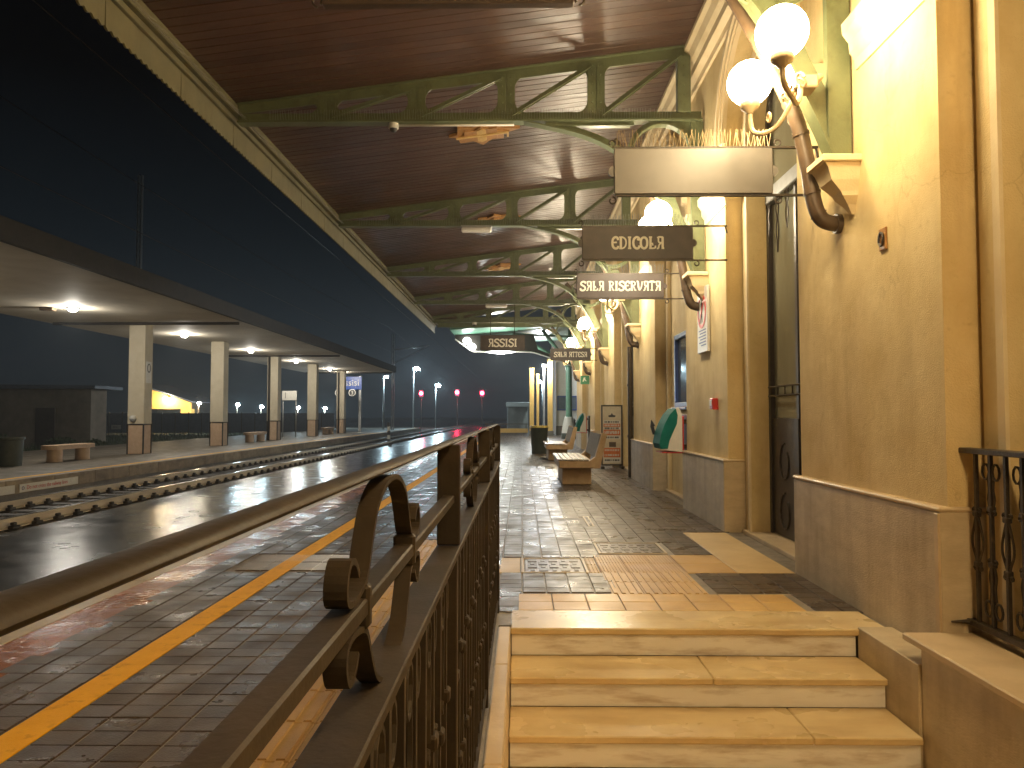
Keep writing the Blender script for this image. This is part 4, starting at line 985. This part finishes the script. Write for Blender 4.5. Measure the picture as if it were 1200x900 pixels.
# signs on the island
t = thing('timetable_board', 'pale board on two thin posts between island pillars', 'sign', (-14.2, 45.6, PZ))
part('board', CB(-14.65, -13.75, 45.58, 45.63, 1.98, 2.55, .006), M_WHITE, t)
part('tab', B(-14.45, -14.42, 45.575, 45.579, 2.1, 2.45), M_BLACK, t)
for x in (-14.6, -13.8): part('post', MB().tube([(x, 45.66, PZ), (x, 45.66, 2.5)], .035, 8), M_STEEL, t)
t = thing('station_board', 'blue station name board with white lettering behind the last pillar', 'sign', (-13, 58, PZ))
part('board', CB(-14.35, -12.45, 58, 58.08, 3.05, 4.05, .01), mat('sign_blue', (.02, .07, .35), (.03, .09, .4), .4, 6), t)
text('lettering', 'Assisi', .72, M_WHITE, t, (-14.25, 57.99, 3.35), (R(90), 0, 0), .004)
part('post', CB(-12.7, -12.5, 58.1, 58.25, PZ, 4.1, .01), M_STEEL, t)
for x in (-14.0, -12.95):
    t = thing('track_number_sign', 'small round track number sign reading 3 near the last pillar', 'sign', (x, 57, 2.6), 'round track number signs')
    part('disc', MB().tube([(x, 57, 2.78), (x, 57.04, 2.78)], .27, 20), M_WHITE, t)
    part('dark_field', MB().tube([(x, 56.99, 2.78), (x, 56.998, 2.78)], .22, 20), M_BLACK, t)
    text('numeral', '3', .4, M_WHITE, t, (x - .1, 56.98, 2.64), (R(90), 0, 0), .003)
t = thing('marker_post', 'black and white striped marker post beside the track', 'post', (-7.9, 44.5, -.6))
for i in range(5): part('band', CB(-8.0, -7.84, 44.5, 44.66, -.6 + i * .25, -.352 + i * .25, .006), M_BLACK if i % 2 == 0 else M_WHITE, t)
part('plate', MB().prism([(-8.0, .1), (-7.84, .34), (-7.84, .46), (-8.0, .22)], 'y', 44.49, 44.499), M_WHITE, t)

# ------------------------------------------------------------------ beyond the platforms
sh = thing('goods_shed', 'low dark goods shed with bluish roof edge behind the island', 'building', (-30, 44, -.8))
part('wall', B(-42, -24.3, 42, 43.6, -.8, 2.55), M_SHED, sh)
part('roof', MB().prism([(-42.6, 2.551), (-23.7, 2.551), (-23.7, 2.72), (-42.6, 2.95)], 'y', 41.3, 44.2), M_SHEDR, sh)
part('door', CB(-27.4, -26.3, 41.93, 41.995, -.8, 1.5, .01), M_DOOR, sh)
part('window', CB(-31, -29.6, 41.95, 41.995, .6, 1.7, .01), M_DARK, sh)
bu = rr_
def bush(x, y, z, s, n, lab):
    t = thing('bush', lab, 'bush', (x, y, z), 'low bushes behind the island')
    part('stem', MB().tube([(x, y, z), (x + .05, y, z + s * .5)], [.05, .02], 5), M_BROWN, t)
    mb = MB()
    for i in range(n):
        a = bu.random() * 6.28; r = s * bu.random() ** .5; hz = z + s * .1 + s * .8 * bu.random() * (1 - .5 * r / s)
        cx, cy = x + r * math.cos(a), y + r * math.sin(a) * .7; q = bu.uniform(.05, .12); u = Vector((bu.uniform(-1, 1), bu.uniform(-1, 1), bu.uniform(-1, 1))).normalized() * q; w = u.orthogonal().normalized() * q * .6
        c = Vector((cx, cy, hz)); mb.add([c - u, c + w, c + u, c - w], [(0, 1, 2, 3)])
    part('foliage', mb, M_GRASS, t, kind='stuff')
for x, y, s in ((-28.6, 40.5, 1.1), (-25.2, 40.8, .9), (-23.5, 41, .7), (-33, 40, 1.0)): bush(x, y, -.8, s, 420, 'low dark bush growing before the goods shed wall')
gr = MB()
for i in range(16000):
    x = -18.6 - 17 * bu.random() ** 1.5; y = bu.uniform(14, 75); h = bu.uniform(.12, .5); a = bu.random() * 6.28; dx, dy = .02 * math.cos(a), .02 * math.sin(a); lx, ly = bu.uniform(-.12, .12), bu.uniform(-.12, .12)
    gr.add([(x - dx, y - dy, -.8), (x + dx, y + dy, -.8), (x + lx, y + ly, -.8 + h)], [(0, 1, 2)])
solo('rough_grass', gr, M_GRASS, 'rough grass behind the island platform', 'grass', kind='stuff')
# lit gable shed with fence
gs_ = thing('lit_shed', 'ochre gabled open shed lit by a floodlight behind the fence', 'building', (-38, 78, -.8))
part('gable', MB().prism([(-39.6, 4.1), (-34.2, 2.35), (-34.2, 1.7), (-39.6, 1.7)], 'y', 77, 77.3), M_YWALL, gs_)
part('corner_post', CB(-35.2, -34.2, 77, 78, -.8, 1.699, .02), M_YWALL, gs_)
part('roof', MB().prism([(-40, 4.45), (-33.8, 2.45), (-33.8, 2.35), (-40, 4.3)], 'y', 76.6, 84), M_SHEDR, gs_)
part('back_panel', B(-39.6, -35.3, 81, 81.3, -.8, 3.0), M_SHED, gs_)
t = thing('floodlight', 'bright warm floodlight on the lit shed gable', 'lamp', (-36.4, 76.8, 2.9))
part('bracket', CB(-36.6, -36.3, 76.3, 76.98, 2.86, 2.92, .01), M_STEEL, t); part('lens', MB().sphere((-36.45, 76.2, 2.72), .22, 14, 8), M_FLOOD, t); sphere_light(t, (-36.45, 76.2, 2.72), .24, (1, .80, .48), 170)
fe = thing('panel_fence', 'grey panel fence in front of the lit shed', 'fence', (-34, 70, -.8))
for i in range(18):
    x = -40 + i * 1.25; part('panel', B(x + .03, x + 1.22, 70, 70.04, -.6, 1.25), M_SHEDR, fe); part('post', CB(x - .03, x + .029, 69.97, 70.06, -.8, 1.35, .005), M_DIRON, fe)
t = thing('white_notice', 'small white notice fixed to the panel fence', 'sign', (-38.2, 69.9, -.2)); part('panel', CB(-38.5, -37.6, 69.9, 69.94, -.25, .15, .005), M_WHITE, t); part('line', B(-38.35, -37.8, 69.893, 69.898, -.08, -.03), M_BLACK, t)
def far_post(x, y, h, lab, m, arm=.5, base=-.8, r=.16, group='lamp posts beyond the tracks'):
    t = thing('lamp_post', lab, 'lamp post', (x, y, base), group)
    part('pole', MB().tube([(x, y, base), (x, y, h)], [.09, .055], 8), M_STEEL if h > 3 else M_DIRON, t)
    part('head', CB(x - .12, x + arm, y - .14, y + .14, h - .02, h + .09, .02), M_STEEL, t)
    part('lens', MB().sphere((x + arm * .55, y, h - .10), r, 12, 8, .6), m, t)
    sphere_light(t, (x + arm * .55, y, h - .12), r, (1, .85, .6) if m is M_FLOOD else (.62, .88, 1.0), 230)
FL = 'low lamp post with a glaring lamp beyond the panel fence'
for x, y, h, m in ((-32.5, 75, 2.35, M_FLOOD), (-28.6, 75, 2.2, M_FARB), (-26.2, 75, 2.0, M_FARB), (-22.5, 75, 1.9, M_FAR), (-19.8, 75, 1.85, M_FARB)):
    far_post(x, y, h, FL, m, .12, -.8, .2, 'low lamps beyond the fence')
far_post(-12.95, 70, 4.75, 'lamp post just past the end of the island canopy', M_FAR, .5)
far_post(-11.6, 80, 6.1, 'tall lamp post left of the red signals', M_FAR, .6, r=.3)
far_post(-11.9, 103, 5.2, 'tall lamp post between the red signals', M_FAR, .6, r=.34)
far_post(2.3, 85, 4.9, 'lamp post behind the yellow posts', M_FAR, -.6, r=.25)
def signal(x, y, z, lab):
    t = thing('railway_signal', lab, 'signal', (x, y, -.8), 'red railway signals')
    part('mast', MB().tube([(x, y + .2, -.8), (x, y + .2, z + .5)], .08, 8), M_DIRON, t)
    part('hood', CB(x - .35, x + .35, y - .02, y + .12, z - .6, z + .5, .05), M_BLACK, t)
    part('lens', MB().sphere((x, y - .1, z), .27, 14, 8), M_RSIG, t); sphere_light(t, (x, y - .1, z), .28, (1, .02, .07), 60)
signal(-14.7, 109, 4.2, 'red signal left of the taller lamp post'); signal(-9.5, 109.5, 4.35, 'red signal in the middle of the three'); signal(-5.85, 109.5, 4.25, 'red signal nearest the station building')
# catenary masts and wires
def mast(x, y, h, lab):
    t = thing('catenary_mast', lab, 'mast', (x, y, -.8), 'overhead line masts')
    mb = CB(x - .12, x - .06, y - .1, y + .1, -.8, h, .004).cbox(x + .06, x + .12, y - .1, y + .1, -.8, h, .004)
    z = -.6
    while z < h - .6: mb.ribbon([(x - .06, z), (x + .06, z + .5)], .03, 'y', y - .1, y - .09); z += .55
    part('lattice_pole', mb, M_STEEL, t)
    if h < 10: part('cantilever', MB().tube([(x, y, h - 1.4), (x + 3.2, y, h - 1.0)], .04, 6).tube([(x, y, h - 2.6), (x + 3.0, y, h - 1.1)], .03, 6), M_STEEL, t)
mast(-20.7, 40, 14.1, 'tall thin mast rising behind the island canopy'); mast(-11.4, 66, 8.2, 'line mast standing past the island canopy end')
for x in (-8.2, -4.6):
    t = thing('overhead_wire', 'thin overhead wires above the track' if x < -6 else 'thin overhead wires above the wet track path', 'wire', (x, 40, 5))
    part('contact_wire', MB().tube([(x, -2, 5.0), (x, 190, 5.0)], .007, 4), M_DIRON, t)
    part('carrier_wire', MB().tube([(x, -2 + i * 4, 6.0 + .5 * ((i % 12 - 6) / 6) ** 2) for i in range(48)], .007, 4), M_DIRON, t)
# far end of the near platform
pv = thing('green_pavilion', 'green steel canopy on a round column with white cone base', 'canopy', (2.15, 34.6, 0))
part('column', MB().lathe([(.16, .9), (.145, 1.2), (.14, 3.3), (.2, 3.35), (.2, 3.5)], (2.15, 34.6, 0), 18), M_TEAL, pv)
part('cone_base', MB().lathe([(.34, .26), (.31, .5), (.2, .98), (.17, 1.0)], (2.15, 34.6, 0), 20), M_WHITE, pv)
part('pedestal', MB().lathe([(.36, 0), (.36, .2), (.34, .255), (0, .255)], (2.15, 34.6, 0), 20), M_BIN, pv)
for q in ((-.4, 33.6, 4.75), (.9, 33.6, 4.9), (2.15, 33.8, 5.0), (4.6, 33.6, 4.8), (1.2, 36.5, 4.9)): part('arm', MB().tube([(2.15, 34.6, 3.42), q], .085, 8), M_TEAL, pv)
part('tie', MB().tube([(-.4, 33.6, 4.72), (2.15, 33.8, 4.62)], .05, 8), M_TEAL, pv)
part('fascia', MB().prism([(-2.95, 4.62), (-2.95, 4.45), (-2.55, 4.15), (-2.2, 3.93), (-1.9, 3.88), (.1, 3.88), (.7, 3.80), (1.5, 3.52), (2.1, 3.3), (2.1, 3.42), (1.5, 3.66), (.7, 3.96), (.5, 4.62)], 'y', 32.9, 33.1), M_FASC, pv)
part('rim', MB().tube(smooth_path([(-2.95, 32.88, 4.42), (-2.55, 32.88, 4.12), (-2.2, 32.88, 3.9), (-1.9, 32.88, 3.86), (.1, 32.88, 3.86), (.7, 32.88, 3.77), (1.5, 32.88, 3.49), (2.1, 32.88, 3.27)], 3), .035, 6), M_WHITE, pv)
part('roof', MB().prism([(-3, 4.62), (6, 5.2), (6, 5.3), (-3, 4.72)], 'y', 31, 38.5), M_TEAL, pv)
for q, s in (((-2.42, 32.75, 4.33), .17), ((-2.2, 32.75, 4.07), .17), ((-.95, 32.8, 3.84), .06)):
    t = thing('round_lamp', 'small lit lamp on the rim of the green canopy' if s > .1 else 'long lit lamp along the lower rim of the green canopy', 'lamp', q, 'lamps on the green canopy rim')
    sphere_light(t, (q[0], q[1], q[2] - (.14 if s < .1 else 0)), s * 1.02 if s > .1 else .12, (.97, 1, .92), 7 if s > .1 else 420)
    if s > .1: part('lens', MB().sphere(q, s, 14, 8, .8), MATS['rim_light'] if 'rim_light' in MATS else emit('rim_light', (.95, 1, .93), 3), t); part('ring', MB().tube([(q[0] + (s + .02) * math.cos(a), q[1] + .02, q[2] + (s + .02) * .8 * math.sin(a)) for a in [i * math.pi / 6 for i in range(12)]], .02, 5, True), M_STEEL, t)
    else:
        b_ = MB().sphere((0, 0, 0), 1, 16, 8); b_.v = [(q[0] + a * .62, q[1] + b * .05, q[2] + c * .07) for a, b, c in b_.v]
        part('lens', b_, MATS['rim_light'], t); part('clip', CB(q[0] - .05, q[0] + .05, q[1] - .02, q[1] + .1, q[2] + .05, q[2] + .11, .004), M_STEEL, t)
wb = thing('white_annex', 'white annex building with a blue framed board at the platform end', 'building', (4, 41, 0))
part('wall', B(1.83, 9, 40.6, 47, -.02, 6.4), mat('annex_white', (.66, .64, .58), (.72, .70, .65), .7, 2), wb)
part('band', CB(1.80, 9, 40.54, 40.599, 4.0, 4.12, .01), M_STEEL, wb); part('skirting', CB(1.82, 9, 40.57, 40.599, 0, .5, .01), M_SHED, wb)
t = thing('framed_board', 'blue framed glass board on the white annex wall', 'notice board', (2.45, 40.5, 1.3))
fr = MB()
for q in ((1.88, 2.98, 1.33, 1.41), (1.88, 2.98, 2.04, 2.12), (1.88, 1.96, 1.411, 2.039), (2.9, 2.98, 1.411, 2.039)): fr.cbox(q[0], q[1], 40.5, 40.597, q[2], q[3], .005)
part('frame', fr, M_BLUE, t); part('glass', B(1.961, 2.899, 40.53, 40.54, 1.411, 2.039), M_BGLASS, t)
for x0, x1, z, m in ((.365, .635, 3.51, M_YWALL), (.73, .907, 3.19, M_YWALL), (1.32, 1.63, 4.0, M_YWALL), (1.08, 1.22, 3.65, M_STEEL)):
    t = thing('corner_post', {.365: 'ochre painted post at the open end of the post row', .73: 'slimmest ochre painted post beside the grey one', 1.32: 'tallest ochre painted post beside the white annex'}[x0] if m is M_YWALL else 'grey slim post between the ochre posts', 'post', (x0, 39.8, 0), 'posts at the platform end')
    part('shaft', CB(x0 + .02, x1 - .02, 39.6, 39.6 + x1 - x0 - .04, .25, z, .01), m, t); part('foot', CB(x0 - .02, x1 + .02, 39.56, 39.64 + x1 - x0, 0, .249, .01), M_SHED, t); part('cap', CB(x0, x1, 39.58, 39.62 + x1 - x0, z + .001, z + .06, .01), m, t)
t = thing('post_lamp', 'lit cool lamp head on top of the grey slim post', 'lamp', (1.15, 39.5, 3.7))
part('housing', CB(1.02, 1.28, 39.2, 39.7, 3.715, 3.79, .01), M_STEEL, t); part('lens', MB().sphere((1.15, 39.35, 3.66), .11, 12, 8, .6), M_FAR, t); sphere_light(t, (1.15, 39.3, 3.62), .11, (.92, .96, 1), 700)
t = thing('end_barrier', 'low ochre lit wall with a rail across the platform end', 'barrier', (-.8, 46, 0))
part('wall', CB(-2.3, .35, 46, 46.2, 0, .26, .01), M_YWALL, t); part('rail', CB(-2.3, .35, 46.05, 46.12, .50, .56, .01), M_BROWN, t)
for x in (-2.2, -1.0, .2): part('post', CB(x, x + .06, 46.05, 46.12, .261, .499, .005), M_BROWN, t)
t = thing('end_shelter', 'small pale flat roofed shelter far beyond the platform', 'shelter', (-1.0, 85, -.8))
part('roof', CB(-1.8, .8, 84, 87, 2.0, 2.5, .03), M_WHITE, t)
for x in (-1.7, .6): part('post', CB(x, x + .12, 84.1, 84.22, -.8, 1.999, .01), M_STEEL, t)
part('back_panel', B(-1.7, .7, 86.8, 86.9, -.8, 1.999), M_SHED, t)

# ------------------------------------------------------------------ night mist
hz = solo('haze', B(-420, 420, -80, 520, -2.2, 15.2), M_DARK, 'thin pale night mist over the station', 'haze', kind='stuff')
hm = bpy.data.materials.new('mist'); hm.use_nodes = True; hn = hm.node_tree; hn.nodes.remove(hn.nodes['Principled BSDF'])
pvn = hn.nodes.new('ShaderNodeVolumePrincipled'); pvn.inputs['Density'].default_value = HAZE; pvn.inputs['Color'].default_value = (.90, .95, 1, 1)
pvn.inputs['Density Attribute'].default_value = ''; pvn.inputs['Anisotropy'].default_value = .3
hn.links.new(pvn.outputs[0], hn.nodes['Material Output'].inputs['Volume']); hz.data.materials.clear(); hz.data.materials.append(hm)
